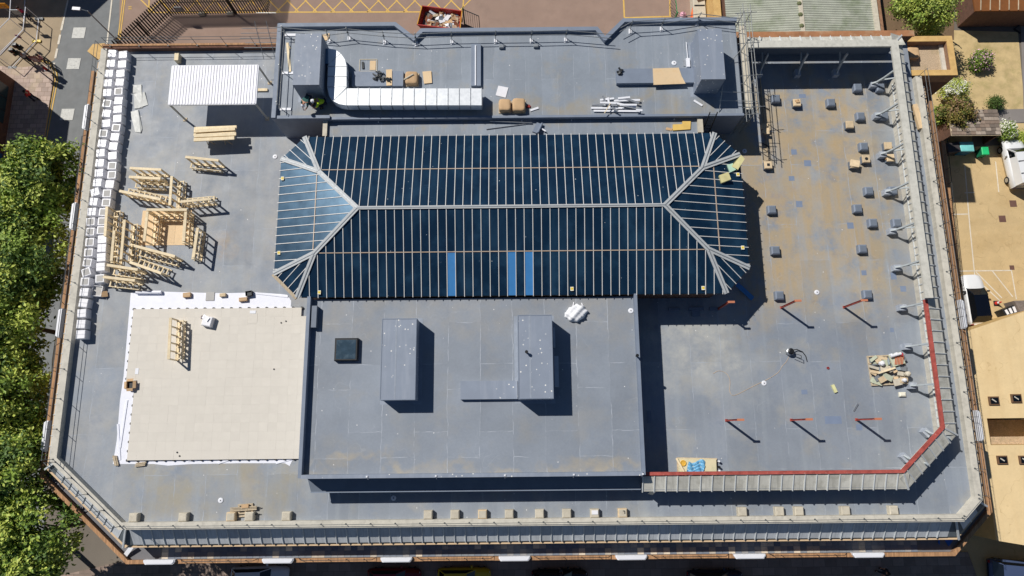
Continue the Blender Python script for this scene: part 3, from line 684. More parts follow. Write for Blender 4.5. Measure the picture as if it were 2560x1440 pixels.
# ---------------- scaffold guardrail along the north edge of the upper storey
t = thing('scaffold_guardrail', 'free-standing scaffold tube guardrail with white base plates along the north roof edge', 'railing', (0,26.6,14.95))
bases = [(823,103),(873,97),(962,106),(1041,110),(1130,106),(1239,104),(1328,103),(1414,101),(1575,79),(1653,74),(1742,60)]
tops = []
for x, y in bases:
    p = P(x, y-6, 14.95); q = P(x, y+6, 14.95)
    MB().bar((p.x,p.y,14.975),(q.x,q.y,14.975),.2,.05).build('base_plate', M_WHITE, t)
    MB().tube((p.x,p.y,14.95),(p.x+.03,p.y,16.05),.026).tube((p.x,p.y,15.5),(q.x,q.y,14.98),.02).build('post', M_SCAF, t)
    MB().box(p.x-.05,p.y-.05,15.42,p.x+.05,p.y+.05,15.52).build('coupler', M_DARK, t); tops.append(p)
for hh in (.5,.98):
    pipe(MB(), [Vector((-16.0,27.2,14.95+hh))]+[p+Vector((0,-.04,hh)) for p in tops[:8]]+[Vector((7.0,26.4,14.95+hh))], .026).build('rail', M_SCAF, t)
    pipe(MB(), [Vector((7.6,26.9,14.95+hh))]+[p+Vector((0,-.04,hh)) for p in tops[8:]]+[Vector((15.8,27.5,14.95+hh))], .026).build('rail', M_SCAF, t)
for x, y in ((1254,118),(1340,116)):
    p = P(x, y, 15); MB().bev(p.x-.17,p.y-.13,14.95,p.x+.17,p.y+.13,15.16,.04).build('counterweight', M_GREY, t)
# west end rails with a handrail
t = thing('scaffold_guardrail', 'scaffold tube guardrail along the west end of the upper roof', 'railing', (-15.5,24,14.95))
for hh in (.5,1.0): MB().tube((-15.55,27.3,14.95+hh),(-15.55,21.4,14.95+hh),.026).build('rail', M_SCAF, t)
for y in (27.2,24.3,21.6):
    MB().tube((-15.55,y,14.95),(-15.55,y,16.1),.026).build('post', M_SCAF, t); MB().box(-15.7,y-.09,14.95,-14.9,y+.09,15.0).build('base_plate', M_WHITE, t)
# scaffold along the east side of the upper storey, down to the roof
t = thing('scaffold', 'narrow tube scaffold with boards against the east wall of the upper storey', 'scaffold', (16.3,24,12))
for x in (16.05,16.55):
    for y in (20.9,23.2,25.6,27.9): MB().tube((x,y,12),(x,y,16.2),.028).build('upright', M_SCAF, t)
    for zz in (14.9,15.5,16.0): MB().tube((x,20.4,zz),(x,28.6,zz),.026).build('ledger', M_SCAF, t)
for y in (20.9,23.2,25.6,27.9):
    for zz in (14.85,15.95): MB().tube((15.5,y,zz),(17.0,y+.1,zz),.024).build('transom', M_SCAF, t)
for k in range(2): MB().box(16.08+k*.23,21.3,14.88,16.29+k*.23,27.6,14.93).build('board', M_CONC, t)
for a, b in (((14.1,22.2,15.7),(16.8,22.1,15.7)),((14.1,21.75,15.35),(16.8,21.65,15.35)),((14.3,22.6,15.9),(14.2,21.1,14.98)),((16.05,25.6,16.0),(15.2,24.7,15.0))): MB().tube(a, b, .024).build('brace', M_SCAF, t)
# loose scaffold tubes sticking out to the west
t = thing('scaffold', 'scaffold tubes projecting from the north-west corner of the upper storey', 'scaffold', (-17,27.6,14))
for i in range(6):
    y = 27.6-i*.22; MB().tube((-18.6-.15*(i%3),y,15.2-.25*i),(-15.9,y,15.2-.25*i),.024).build('tube', M_SCAF, t)
for x in (-17.6,-16.8): MB().tube((x,27.9,15.6),(x+.05,26.2,13.6),.024).build('standard', M_SCAF, t)

# ================================================================ THINGS ON THE ROOF
rdeck = [o for o in bld.children if o.name.startswith('roof_deck')][0]
# ---- packs of paving slabs, two rows along the west parapet
pk_body = MB().bev(-.31,-.29,0,.31,.29,.60,.03).mesh('wrapped_body', M_WRAP)
pk_line = MB().box(-.30,-.012,.599,.30,.012,.606).mesh('strap', mat('strap_grey', C(200,200,208)))
pk_line2 = MB().box(-.012,-.28,.599,.012,.28,.604).mesh('strap', MATS['strap_grey'])
pk_slab = MB().box(-.21,-.21,.59,.21,.21,.612).mesh('top_slab', M_SLABG)
def pack(px, py, open_, rz, k):
    p = P(px, py, 12.6)
    t = thing('slab_pack', 'white-wrapped slab pack with its grey top slab showing, beside the west parapet' if open_ else 'fully wrapped white slab pack in the rows beside the west parapet', 'slab pack', (p.x, p.y, 12.0), rz, 'open-topped slab packs' if open_ else 'closed slab packs')
    link('wrapped_body', pk_body, t)
    if open_: link('top_slab', pk_slab, t)
    else:
        link('strap', pk_line, t)
        if k % 3 == 0: link('strap', pk_line2, t)
L1 = [(280,133),(277,158),(272,183),(269,207),(268,231),(267,258),(266,283),(265,308),(258,333),(255,358),(251,382),(249,407),(247,432),(243,456),(237,480),(233,504),(229,529),(226,554),(225,579),(224,605),(221,631),(218,656),(215,680),(212,704),(210,730),(208,757),(204,783),(202,810),(201,836)]
L1o = {5, 8, 17, 18, 19, 20, 21, 22, 23}
L2 = [(307,136),(305,160),(301,183),(299,205),(296,228),(296,251),(294,273),(293,296),(290,319),(287,342),(283,365),(281,389),(280,414),(279,437),(274,460),(267,483),(265,506),(258,530),(255,553),(253,575),(255,598),(254,620),(253,643),(251,667),(249,696)]
L2o = {4, 8, 12, 13, 15, 16, 17, 18, 19, 24}
rr = random.Random(3)
for L, op in ((L1, L1o), (L2, L2o)):
    for i, (x, y) in enumerate(L): pack(x, y, i in op, rr.uniform(-.1,.1)+(.3 if L is L1 and i in (14, 22) else 0), i)
# opened carton at the end of the row
p = P(244,728,12.2); t = thing('open_carton', 'open white-lined carton at the south end of the inner slab row', 'carton', (p.x,p.y,12), -.1)
m_ = MB(); a = .36
for q in ((-a,-a,-a+.03,a),(a-.03,-a,a,a),(-a+.03,-a,a-.03,-a+.03),(-a+.03,a-.03,a-.03,a)): m_.box(q[0],q[1],0,q[2],q[3],.3)
m_.build('side', M_WRAP, t, False); MB().box(-a+.03,-a+.03,0,a-.03,a-.03,.2).build('slab', M_SLABG, t, False); MB().bar((a,-.2,.3),(a+.3,-.1,.1),.4,.02).build('flap', M_CARD, t, False)

# ---- corrugated canopy
H_ = 14.42
t = thing('canopy', 'white corrugated canopy on four legs west of the upper storey', 'canopy', (*P(535,230,12)[:2], 12))
x0,y0,x1,y1 = rect(426,164,642,260,H_); n = 30; m_ = MB(); vs = []; fs = []
for i in range(n*4+1):
    ph = i % 4; z = H_+(.032 if ph in (1, 2) else 0); x = x0+(x1-x0)*(i//4+(0, .62, .72, .9)[ph])/n; vs += [(x,y0,z),(x,y1,z),(x,y0,z-.02),(x,y1,z-.02)]
for i in range(n*4):
    a = i*4; fs += [(a,a+4,a+5,a+1),(a+2,a+3,a+7,a+6)]
m_.add(vs, fs).build('corrugated_sheet', mat('white_corrugated', C(234,234,242), rough=.4, var=.05, scale=1.5, stain=(C(206,204,210),1.2,.56,.72,.6), streak=(C(210,208,212),6,.3,.35)), t)
for q in ((x0,y0,x1,y0),(x0,y1,x1,y1),(x0,y0,x0,y1),(x1,y0,x1,y1)): MB().bar((q[0],q[1],H_-.06),(q[2],q[3],H_-.06),.09,.11).build('edge_beam', M_WHITE, t)
for x in (x0+.03,x1-.03):
    for y in (y0+.03,y1-.03):
        lg = MB().bar((x,y,12),(x,y,H_-.04),.1,.1).build('leg', M_LEDGE, t); MB().box(x-.14,y-.14,11.99,x+.14,y+.14,12.03).build('foot', M_TIMBD, lg)
for q, lab in (((449,150),'short upright timber board leaning by the north parapet behind the canopy'),((656,226),'short timber offcut lying at the east side of the canopy')):
    p = P(*q,12); m_ = MB().box(p.x-.15,p.y-.3,12,p.x+.15,p.y+.3,12.5) if q[0] < 500 else MB().box(p.x-.4,p.y-.1,12,p.x+.4,p.y+.1,12.12)
    one('timber_board', m_, M_TIMB, lab, 'timber')
# ---- timber stack on trestles
t = thing('timber_stack', 'stack of fresh timber planks on trestles south of the canopy', 'timber stack', (*P(540,345,12)[:2], 12))
rr = random.Random(8)
for i, (ya, yb, z) in enumerate(((320,318,12.95),(328,326,12.95),(334,333,12.95),(341,338,12.96),(346,343,12.95),(326,322,13.06),(338,335,13.06),(348,345,13.06))):
    a, b = P(488+rr.uniform(-4,4), ya+2, z), P(588+rr.uniform(-4,4), yb, z); MB().bar(a, b, .24, .09).build('plank', M_TIMB, t)
for x in (515,560):
    a, b = P(x,318,12.88), P(x,348,12.88); tr = MB().bar(a,b,.1,.09).build('trestle', M_TIMBD, t)
    for e in (a, b):
        for s in (-.25,.25): MB().bar((e.x,e.y,12.86),(e.x+s,e.y,12.0),.06,.04).build('leg', M_TIMBD, tr)
# ---- bench carcass frames of fresh timber
def bench(pa, pb, side, label, grp=None, zb=12.0, h=1.22):
    """upright stud frame with a low seat ladder on one side; pa, pb: photo ends of the top plate"""
    a, b = P(*pa, zb+h), P(*pb, zb+h); L = (b-a).length; rz = math.atan2(b.y-a.y, b.x-a.x); c = (a+b)/2
    t = thing('bench_frame', label, 'timber frame', (c.x, c.y, zb), rz, grp); s = side
    MB().box(-L/2,-.09,h-.06,L/2,.09,h).build('top_plate', M_TIMB, t, False)
    MB().box(-L/2,-.05,0,L/2,.05,.05).build('bottom_plate', M_TIMB, t, False)
    n = max(4, round(L/.56))+1
    for i in range(n):
        x = -L/2+.03+(L-.06)*i/(n-1); MB().box(x-.035,-.06,.05,x+.035,.06,h-.05).build('stud', M_TIMB, t, False)
    d0, d1 = s*.06, s*.50
    for z in (.02,.38):
        MB().box(-L/2+.05,d1-s*.05,z,L/2-.05,d1,z+.06).build('seat_rail', M_TIMB, t, False)
        MB().box(-L/2+.05,d0,z,L/2-.05,d0+s*.04,z+.06).build('seat_rail', M_TIMB, t, False)
    n = max(5, round(L/.36))
    for i in range(n):
        x = -L/2+.12+(L-.24)*i/(n-1); MB().box(x-.04,d0+s*.04,.375,x+.04,d1-s*.05,.435).build('seat_joist', M_TIMB, t, False)
        MB().box(x-.04,d1-s*.10,.08,x+.04,d1-s*.05,.375).build('seat_stud', M_TIMB, t, False)
    return t
cl = 'fresh timber bench frame in the jumbled cluster beside the slab packs'; cg = 'bench frames clustered on the west roof'
for pa, pb, s in (((324,420),(403,424),-1),((322,442),(401,446),-1),((429,440),(424,513),1),((298,477),(401,498),1),((451,504),(527,497),1),
                  ((494,569),(483,644),-1),((267,516),(262,590),1),((285,576),(278,652),-1),((311,549),(302,648),1),((335,614),(437,641),-1),((324,655),(403,683),1),((267,662),(344,674),-1),((257,692),(337,701),-1)):
    bench(pa, pb, s, cl, cg)
bench((463,392),(546,401), -1, 'fresh timber bench frame standing alone between the trestle stack and the cluster')
bench((426,794),(421,898), 1, 'fresh timber bench frame standing alone on the cream pavers', zb=12.165)
bench((366,524),(467,524), -1, 'timber bench frame closing the north side of the plywood square', zb=12.02)
bench((368,529),(360,603), 1, 'timber bench frame along the west side of the plywood square', zb=12.02)
bench((464,529),(459,603), -1, 'timber bench frame along the east side of the plywood square', zb=12.02)
x0,y0,x1,y1 = rect(352,533,449,613,12.02)
t = thing('plywood_base', 'square plywood floor panel inside the three-sided timber bench', 'plywood', ((x0+x1)/2,(y0+y1)/2,12)); MB().box(x0,y0,12.0,x1+.75,y1+.2,12.02).build('sheet', M_PLY, t)
MB().box(x0+1.0,y0+.15,12.019,x1-.3,y1-.7,12.028).build('sheet', M_PLY, t)
# ---- loose membrane sheets
M_LOOSE = mat('loose_membrane', C(196,198,194), rough=.5, var=.08, bump=.4, bscale=4)
for px, lab in (([(333,213),(354,212),(354,232),(333,233)],'pale folded sheet end lying north of the loose membrane strips'),([(334,233),(355,232),(356,270),(337,272)],'grey strip of loose membrane beside the slab packs'),([(356,232),(362,230),(370,262),(349,270)],'narrow crumpled pale strip of loose membrane'),([(325,280),(346,275),(356,322),(352,332),(338,330)],'long pale strip of loose membrane with a curled end')):
    pp = [P(x,y,12.03) for x,y in px]; m_ = MB(); n = len(pp)
    m_.add([p+Vector((0,0,-.03)) for p in pp]+[p+Vector((0,0,.05*(i%2))) for i,p in enumerate(pp)], [tuple(range(n,2*n)),tuple(range(n-1,-1,-1))]+[(i,(i+1)%n,(i+1)%n+n,i+n) for i in range(n)])
    one('membrane_strip', m_, M_LOOSE, lab, 'membrane')

# ---- paved terrace in progress
und = [(327,732),(345,727),(470,731),(560,733),(640,731),(700,735),(718,737),(728,752),(727,766),(741,772),(757,776),(757,800),(742,1145),(730,1152),(724,1165),(712,1158),(600,1158),(480,1160),(420,1164),(385,1160),(282,1160),(292,1100),(296,1050),(300,1000),(309,940)]
o = MB().poly([P(x,y,12.006) for x,y in und]).build('white_underlay', M_SHEET); o['kind'] = 'structure'
for a, b in (((295,1060),(300,1150)),((300,1120),(318,1000)),((470,1152),(520,1147)),((545,1158),(585,1146)),((640,733),(720,742)),((690,1158),(735,1146))):
    pa, pb = P(*a,12.01), P(*b,12.01); MB().bar(pa, pb, .12, .07).build('fold', M_SHEET, o)
TZ = 12.165; TS = .6
xE = -13.13; yN_ = P(540,771,TZ).y; yS_ = P(540,1149,TZ).y
rows = round((yN_-yS_)/TS); ts_y = (yN_-yS_)/rows
xw = P(334,771,TZ).x; cols = round((xE-xw)/TS); ts_x = (xE-xw)/cols
pav = MB().box(xw+.7,yS_+.1,12.02,xE-1.3,yN_-.7,12.118).build('paving', M_SLABG); struct(pav)
tm = MB().box(-ts_x/2+.001,-ts_y/2+.001,-.045,ts_x/2-.001,ts_y/2-.001,0).mesh('paver', M_TILE)
cnt = 0; rest = MB(); pedm = MB().lathe([(.10,0),(.10,.02),(.05,.03),(.05,.10),(.09,.105),(.09,.12)],n=10).mesh('paver_pedestal', M_BLACK)
edge = set()
for j in range(rows):
    for i in range(cols):
        if j >= round(rows*.53) and i == 0: continue
        if (j == 0 and i >= cols-2) or (j == 1 and i == cols-1): continue
        x = xw+(i+.5)*ts_x; y = yN_-(j+.5)*ts_y; z = TZ+random.uniform(-.003,.003)
        if cnt < 300: link('paver', tm, pav, (x, y, z))
        else: rest.box(x-ts_x/2+.001,y-ts_y/2+.001,z-.045,x+ts_x/2-.001,y+ts_y/2-.001,z)
        cnt += 1
        if j == 0: edge.add((i, 0)); edge.add((i+1, 0))
        if j == rows-1: edge.add((i, rows)); edge.add((i+1, rows))
        i0 = 0 if j < round(rows*.53) else 1
        if i == i0: edge.add((i, j)); edge.add((i, j+1))
if rest.v:
    o = rest.build('paver', M_TILE, pav); o['kind'] = 'stuff'
for (i, j) in sorted(edge):
    if i == cols: continue
    o = link('paver_pedestal', pedm, None, (xw+i*ts_x, yN_-j*ts_y, 12.008)); tag(o, 'small black paver support under the edge of the cream terrace', 'paver support', 'paver supports round the terrace edge')
for q in ((703,807),(715,803),(443,1131),(449,1140),(685,923)):
    p = P(*q,TZ); o = link('paver_pedestal', pedm, None, (p.x,p.y,TZ)); o.scale = (.55,.55,.3); tag(o, 'small black spacer lying loose on the cream pavers', 'paver support', 'loose spacers on the pavers')
p = P(632,795,TZ+.02); one('loose_tile', MB().box(p.x-.3,p.y-.35,TZ,p.x+.3,p.y+.35,TZ+.012), M_TILE, 'loose cream tile lying on the pavers near the lantern', 'tile')
p = P(632,780,TZ+.03); one('paper_sheet', MB().box(p.x-.2,p.y-.1,TZ+.014,p.x+.2,p.y+.1,TZ+.03), M_WHITE, 'small white sheet on top of the loose cream tile', 'paper')
p = P(342,928,TZ+.02); one('paper_sheet', MB().box(p.x-.11,p.y-.2,TZ,p.x+.11,p.y+.2,TZ+.015), M_WHITE, 'small white sheet on the pavers by the west edge', 'paper')
# things on the white underlay and pavers
a, b = P(341,731,12.12), P(404,731,12.12); m_ = MB().tube(a,b,.13,14); one('underlay_roll', m_, M_SHEET, 'roll of white underlay at the north-west corner of the sheet', 'roll', smooth=False)
def carton(px, py, w, d, h, z, rz, m, lab, name='carton', cat='carton', flaps=True, inner=None):
    p = P(px,py,z+h); t = thing(name, lab, cat, (p.x,p.y,z), rz); e = .02; m_ = MB()
    for q in ((-w/2,-d/2,-w/2+e,d/2),(w/2-e,-d/2,w/2,d/2),(-w/2+e,-d/2,w/2-e,-d/2+e),(-w/2+e,d/2-e,w/2-e,d/2)): m_.box(q[0],q[1],0,q[2],q[3],h)
    m_.build('side', m, t, False); MB().box(-w/2+e,-d/2+e,0,w/2-e,d/2-e,h*.6).build('contents', inner or M_BLACK, t, False)
    if flaps:
        for sx, sy in ((1,0),(-1,0),(0,1),(0,-1)):
            MB().bar((sx*w/2,sy*d/2,h),(sx*(w/2+.16),sy*(d/2+.16),h-.05),(d if sx else w)-.04,.012).build('flap', m, t, False)
    return t
carton(324,962,.45,.5,.4,12.03,.05,M_CARD,'open cardboard carton of black parts on the west edge of the pavers')
carton(621,733,.42,.34,.28,12.01,.15,M_BLACK,'black crate at the north edge of the white underlay','crate','crate',False,M_DARK)
for q, w, d, h, m, lab in (((466,737),.5,.3,.22,M_CARD,'small cardboard carton on the white underlay with dark supports beside it'),((556,737),.4,.22,.2,M_TANB,'small tan box on the white underlay'),((607,748),.55,.26,.2,M_CARD,'flat cardboard carton below the black crate')):
    p = P(*q,12.01+h); t = thing('carton', lab, 'carton', (p.x,p.y,12.01), .08); MB().bev(-w/2,-d/2,0,w/2,d/2,h,.01).build('body', m, t, False); MB().box(-w/2,-.02,h,w/2,.02,h+.004).build('tape', M_TANB, t, False)
p = P(525,741,12.05); one('loose_paver', MB().box(p.x-.29,p.y-.29,12.01,p.x+.29,p.y+.29,12.05), M_SLABG, 'single grey paver lying on the white underlay', 'paver')
p = P(517,803,TZ+.4); t = thing('slab_pack', 'torn white-wrapped pack standing on the cream pavers', 'slab pack', (p.x,p.y,TZ), -.2)
MB().bev(-.34,-.34,0,.34,.34,.4,.06).build('wrapped_body', M_WRAP, t, False); MB().bar((-.4,.3,.3),(.1,.1,.46),.3,.03).build('torn_wrap', M_WRAP, t, False); MB().box(-.62,.12,0,-.38,.34,.06).build('dark_piece', mat('maroon_offcut', C(74,44,62)), t, False)
for q, rz, lab in (((289,1152),1.9,'bundle of short offcuts at the south-west corner of the underlay'),((351,1161),.1,'bundle of short offcuts on the south edge of the underlay')):
    p = P(*q,12.1); t = thing('offcut_bundle', lab, 'offcuts', (p.x,p.y,12.01), rz)
    for k in range(3): MB().box(-.35+.03*k,-.12+.09*k,0,.3+.04*k,-.05+.09*k,.11+.03*(k%2)).build('offcut', M_TIMBD, t, False)

# ---- upper roof: duct
DZ0, DZ1 = 15.22, 15.90
t = thing('ventilation_duct', 'large galvanised ventilation duct with two bends on the upper roof', 'duct', (*P(1000,245,15)[:2], 14.95))
polys = [[(820,121),(838,124),(851,133),(821,160)],[(821,161),(852,134),(862,148),(866,166),(820,166)],[(820,167),(866,167),(866,191),(819,191)],[(819,192),(866,192),(866,217),(818,217)],[(818,218),(866,218),(833,252),(823,240)],[(834,253),(866,222),(866,263),(848,260)]]
xs = [867+i*28.1 for i in range(13)]
polys += [[(a+.6,221),(b-.6,221),(b-.6,263),(a+.6,263)] for a, b in zip(xs, xs[1:])]
for q in polys:
    MB().prism([tuple(P(x,y,DZ1)[:2]) for x,y in q], DZ0, DZ1).build('duct_section', M_DUCT, t)
for x in xs[1:]:
    a, b = P(x,221,DZ1), P(x,263,DZ1); MB().box(a.x-.025,b.y-.03,DZ0-.03,a.x+.025,a.y+.03,DZ1+.03).build('flange', M_GALV, t)
for ya in (166,191,217): a, b = P(819,ya,DZ1), P(866,ya,DZ1); MB().box(a.x-.03,a.y-.022,DZ0-.03,b.x+.03,a.y+.022,DZ1+.03).build('flange', M_GALV, t)
a, b = P(800,122,15.8), P(821,160,15.8); MB().box(a.x-.02,b.y,DZ0+.05,b.x,a.y,DZ1-.06).build('wall_collar', mat('blue_grey_steel', C(110,140,168), rough=.35, metal=.6), t)
for x in (905,1010,1120,1195):
    a, b = P(x,226,DZ0), P(x,260,DZ0)
    for p in (a, b): MB().bar((p.x,p.y,14.95),(p.x,p.y,DZ0+.02),.06,.06).build('support_leg', M_GALV, t)
for q in ((842,150),(842,205)): p = P(*q,DZ0); MB().bar((p.x,p.y,14.95),(p.x,p.y,DZ0+.02),.08,.08).build('support_leg', M_GALV, t)
# ---- cartons, boards and rubbish on the upper roof
def softbox(q, h, z, lab, rz=0.0):
    x0,y0,x1,y1 = rect(*q, z+h); t = thing('wrapped_bale', lab, 'bale', ((x0+x1)/2,(y0+y1)/2,z), rz); w, d = (x1-x0)/2, (y1-y0)/2
    bm = bmesh.new(); bmesh.ops.create_cube(bm, size=2); bmesh.ops.subdivide_edges(bm, edges=bm.edges[:], cuts=5, use_grid_fill=True)
    for v in bm.verts:
        r = (abs(v.co.x)**6+abs(v.co.y)**6+abs(v.co.z)**6)**(1/6); v.co /= r; v.co.x *= w; v.co.y *= d; v.co.z = (v.co.z+1)*h/2*(1+.05*math.sin(v.co.x*9+v.co.y*7))
    me = D.meshes.new('wrapped_body'); bm.to_mesh(me); bm.free(); me.materials.append(M_CARD)
    for p in me.polygons: p.use_smooth = True
    link('wrapped_body', me, t); MB().box(-w-.02,-d-.02,0,w+.05,d+.03,.05).build('pallet_board', M_TIMBD, t, False); return t
s1 = softbox((1012,177,1044,208), .45, 14.95, 'tan wrapped bale with a pale tube lying on it'); MB().tube((-.5,-.2,.46),(.15,.18,.5),.05,8).build('pale_tube', M_CONC, s1, False)
softbox((1247,246,1277,275), .5, 14.95, 'tan wrapped bale next to the white panel, west one of a pair')
softbox((1281,244,1313,276), .5, 14.95, 'tan wrapped bale with red offcuts at its corner, east one of a pair')
def board(q, z, m, lab, th=.03, name='board', cat='board', rz=None):
    pts = [P(x,y,z+th) for x,y in q]; m_ = MB().prism([(p.x,p.y) for p in pts], z, z+th); return one(name, m_, m, lab, cat)
board([(1056,179),(1078,177),(1080,207),(1060,209)], 15.0, M_PLY, 'small plywood board lying east of the wrapped bale')
board([(1246,214),(1271,219),(1264,244),(1239,238)], 14.96, M_WRAP, 'white square panel lying beside the pair of bales')
board([(965,174),(980,173),(980,213),(966,214)], 15.26, M_PLY, 'short plank with rags on the plinth behind the duct')
board([(1632,171),(1697,169),(1704,190),(1714,209),(1634,212)], 15.28, M_PLY, 'large plywood sheet with a cut corner on the low plinth', .04)
board([(715,107),(721,106),(728,181),(722,182)], 14.97, M_TIMB, 'long pale plank lying beside the west shaft')
board([(721,116),(726,115),(727,121),(722,122)], 14.97, M_TIMB, 'tiny timber block near the long pale plank')
board([(806,86),(824,83),(822,100),(808,101)], 14.97, M_PLY, 'square tan board on the roof north of the duct')
board([(1682,311),(1706,310),(1706,303),(1727,303),(1726,323),(1682,326)], 14.6, mat('yellow_insulation', C(226,190,104), rough=.8, var=.08), 'yellow insulation boards on the gutter roof', .07, 'insulation_board')
board([(1666,318),(1681,321),(1679,327),(1664,324)], 14.6, M_CARD, 'small cardboard piece beside the yellow insulation', .02)
t = thing('frame_panel', 'pale rectangular frame with offcuts lying on the upper roof', 'frame', (*P(920,160,14.95)[:2],14.95)); x0,y0,x1,y1 = rect(899,148,942,178,15)
for q in ((x0,y0,x1,y0),(x0,y1,x1,y1),(x0,y0,x0,y1),(x1,y0,x1,y1)): MB().bar((q[0],q[1],14.97),(q[2],q[3],14.97),.05,.04).build('frame_bar', M_CONC, t)
MB().box(x0+.7,y0+.1,14.95,x1-.08,y1-.1,14.98).build('panel', M_PLY, t); MB().bar((x0+.25,y0+.2,15),(x0+.2,y1-.2,15),.14,.06).build('offcut', M_DARK, t)
def rags(cx, cy, r, n, z, m, lab, name='rag_pile', cat='rags', hh=.12, seed=1):
    rr = random.Random(seed); m_ = MB(); c = P(cx,cy,z)
    for i in range(n):
        a = rr.uniform(0,6.28); d = r*rr.random()**.6; l = rr.uniform(.12,.32); b = rr.uniform(0,3.14); p = c+Vector((math.cos(a)*d, math.sin(a)*d*.8, rr.uniform(.01,hh)))
        v = Vector((math.cos(b)*l/2, math.sin(b)*l/2, rr.uniform(-.03,.05))); m_.bar(p-v, p+v, rr.uniform(.05,.14), .03)
    mn = min(p.z for p in m_.v); m_.v = [p+Vector((0,0,z-mn)) for p in m_.v]
    return one(name, m_, m, lab, cat)
rags(948,193,.42,26,15.25,M_DARK,'heap of dark rags and straps on the plinth behind the duct',seed=4)
rags(973,200,.16,8,15.29,M_DARK,'dark rag bundle on the short plank',seed=5)
rags(1549,181,.2,12,15.27,M_DARK,'tangle of dark straps at the west end of the long plinth',seed=6)
rags(1320,268,.12,5,14.95,mat('red_plastic', C(150,50,46)),'red plastic offcuts at the corner of a wrapped bale','offcuts','offcuts',seed=7)
# heap of white trims
t = thing('trim_heap', 'heap of white metal trims at the south edge of the upper roof', 'trims', (*P(1540,262,14.95)[:2],14.95))
rr = random.Random(21)
tr = [((1480,262),(1545,264)),((1478,270),(1560,270)),((1484,277),(1600,278)),((1500,250),(1535,246)),((1507,240),(1516,262)),((1520,244),(1524,272)),((1535,252),(1600,250)),((1540,258),(1590,268)),((1560,245),(1598,258)),((1545,246),(1575,243)),((1590,275),(1606,276)),((1500,256),(1540,258)),((1530,268),(1545,278)),((1550,262),(1592,262))]
for i, (a, b) in enumerate(tr):
    z = 14.98+.028*i; MB().bar(P(*a,z), P(*b,z), .13, .05).build('trim', M_WHITE if i % 4 else M_GALV, t)
MB().bar(P(1526,258,15.4), P(1511,283,15.3), .05,.04).build('timber_batten', M_TIMB, t)
for q, a in (((1336,273),.35),((1745,258),-.7)):
    p = P(*q,14.97); m_ = MB().bar((p.x-.28,p.y-.28*a,14.99),(p.x+.28,p.y+.28*a,14.99),.14,.04); one('trim_offcut', m_, M_WHITE, 'short white trim offcut near the roof edge beside the pair of bales' if a > 0 else 'short white trim offcut beside the scaffold tubes and ladder', 'trim')
p = P(1719,160,14.95); t = thing('vent_bracket', 'white bracket with a tube fixed beside the east shaft', 'bracket', (p.x,p.y,14.95)); MB().box(-.12,-.3,0,.12,.35,.18).build('housing', M_WHITE, t, False); MB().tube((0,.3,.12),(-.02,1.6,.1),.03).build('tube', M_WHITE, t, False); MB().box(-.3,-.2,0,-.16,.3,.05).build('foot', M_GALV, t, False)
# bag, long tubes and ladder at the gutter roof
t = thing('membrane_roll', 'grey partly unrolled membrane lying over the lantern eaves', 'roll', (*P(1345,318,14.6)[:2],14.58)); a, b = P(1348,309,14.7), P(1337,332,14.95); MB().bar(a,b,.35,.1).tube(a+Vector((.2,0,.03)),b+Vector((.2,0,.03)),.07,8).build('roll', M_MWALL, t); MB().bar(P(1352,320,14.75),P(1364,328,14.75),.1,.03).build('strip', M_WHITE, t)
t = thing('steel_tubes', 'two long steel tubes lying on the gutter roof', 'tubes', (*P(1275,315,14.6)[:2],14.58)); MB().tube(P(1216,323,14.62),P(1330,308,14.62),.035).build('tube', M_GALV, t); MB().tube(P(1225,303,14.75),P(1330,307.5,14.68),.035).build('tube', M_GALV, t)
t = thing('ladder', 'dark ladder leaning against the south wall of the upper storey', 'ladder', (13.55,20.2,12.0))
for x in (13.35,13.85): MB().bar((x,19.95,12.0),(x,20.72,15.7),.05,.08).build('stile', M_DARK, t)
for i in range(12): f_ = (i+.6)/12.5; MB().tube((13.35,19.95+.77*f_,12+3.7*f_),(13.85,19.95+.77*f_,12+3.7*f_),.018).build('rung', M_DARK, t)
# ---- roof drains
dr = MB().lathe([(.17,0),(.17,.03),(.13,.05),(.05,.055)],n=18).mesh('flange', M_WHITE); dg = MB().lathe([(.035,0),(.035,.07),(.02,.075)],n=10).mesh('dome', M_DARK)
for q, z, lab in (((688,392),12,'round white roof outlet at the north-west corner of the glass lantern'),((1685,158),14.95,'round white roof outlet beside the large plywood sheet'),((1577,777),14.55,'round white roof outlet at the corner of the block roof near the bulk bag'),((1861,378),12,'round roof outlet in the shade near the north-east lantern corner'),((2042,731),12,'round white roof outlet between the grey plinths and red posts'),((1910,958),12,'round white roof outlet beside the extension cable'),((552,1251),12,'round white roof outlet on the south-west roof near the concrete blocks'),((984,1245),12,'round roof outlet in the shade of the block skirt')):
    p = P(*q,z); t = thing('roof_outlet', lab, 'roof outlet', (p.x,p.y,z)); link('flange', dr, t); link('dome', dg, t)
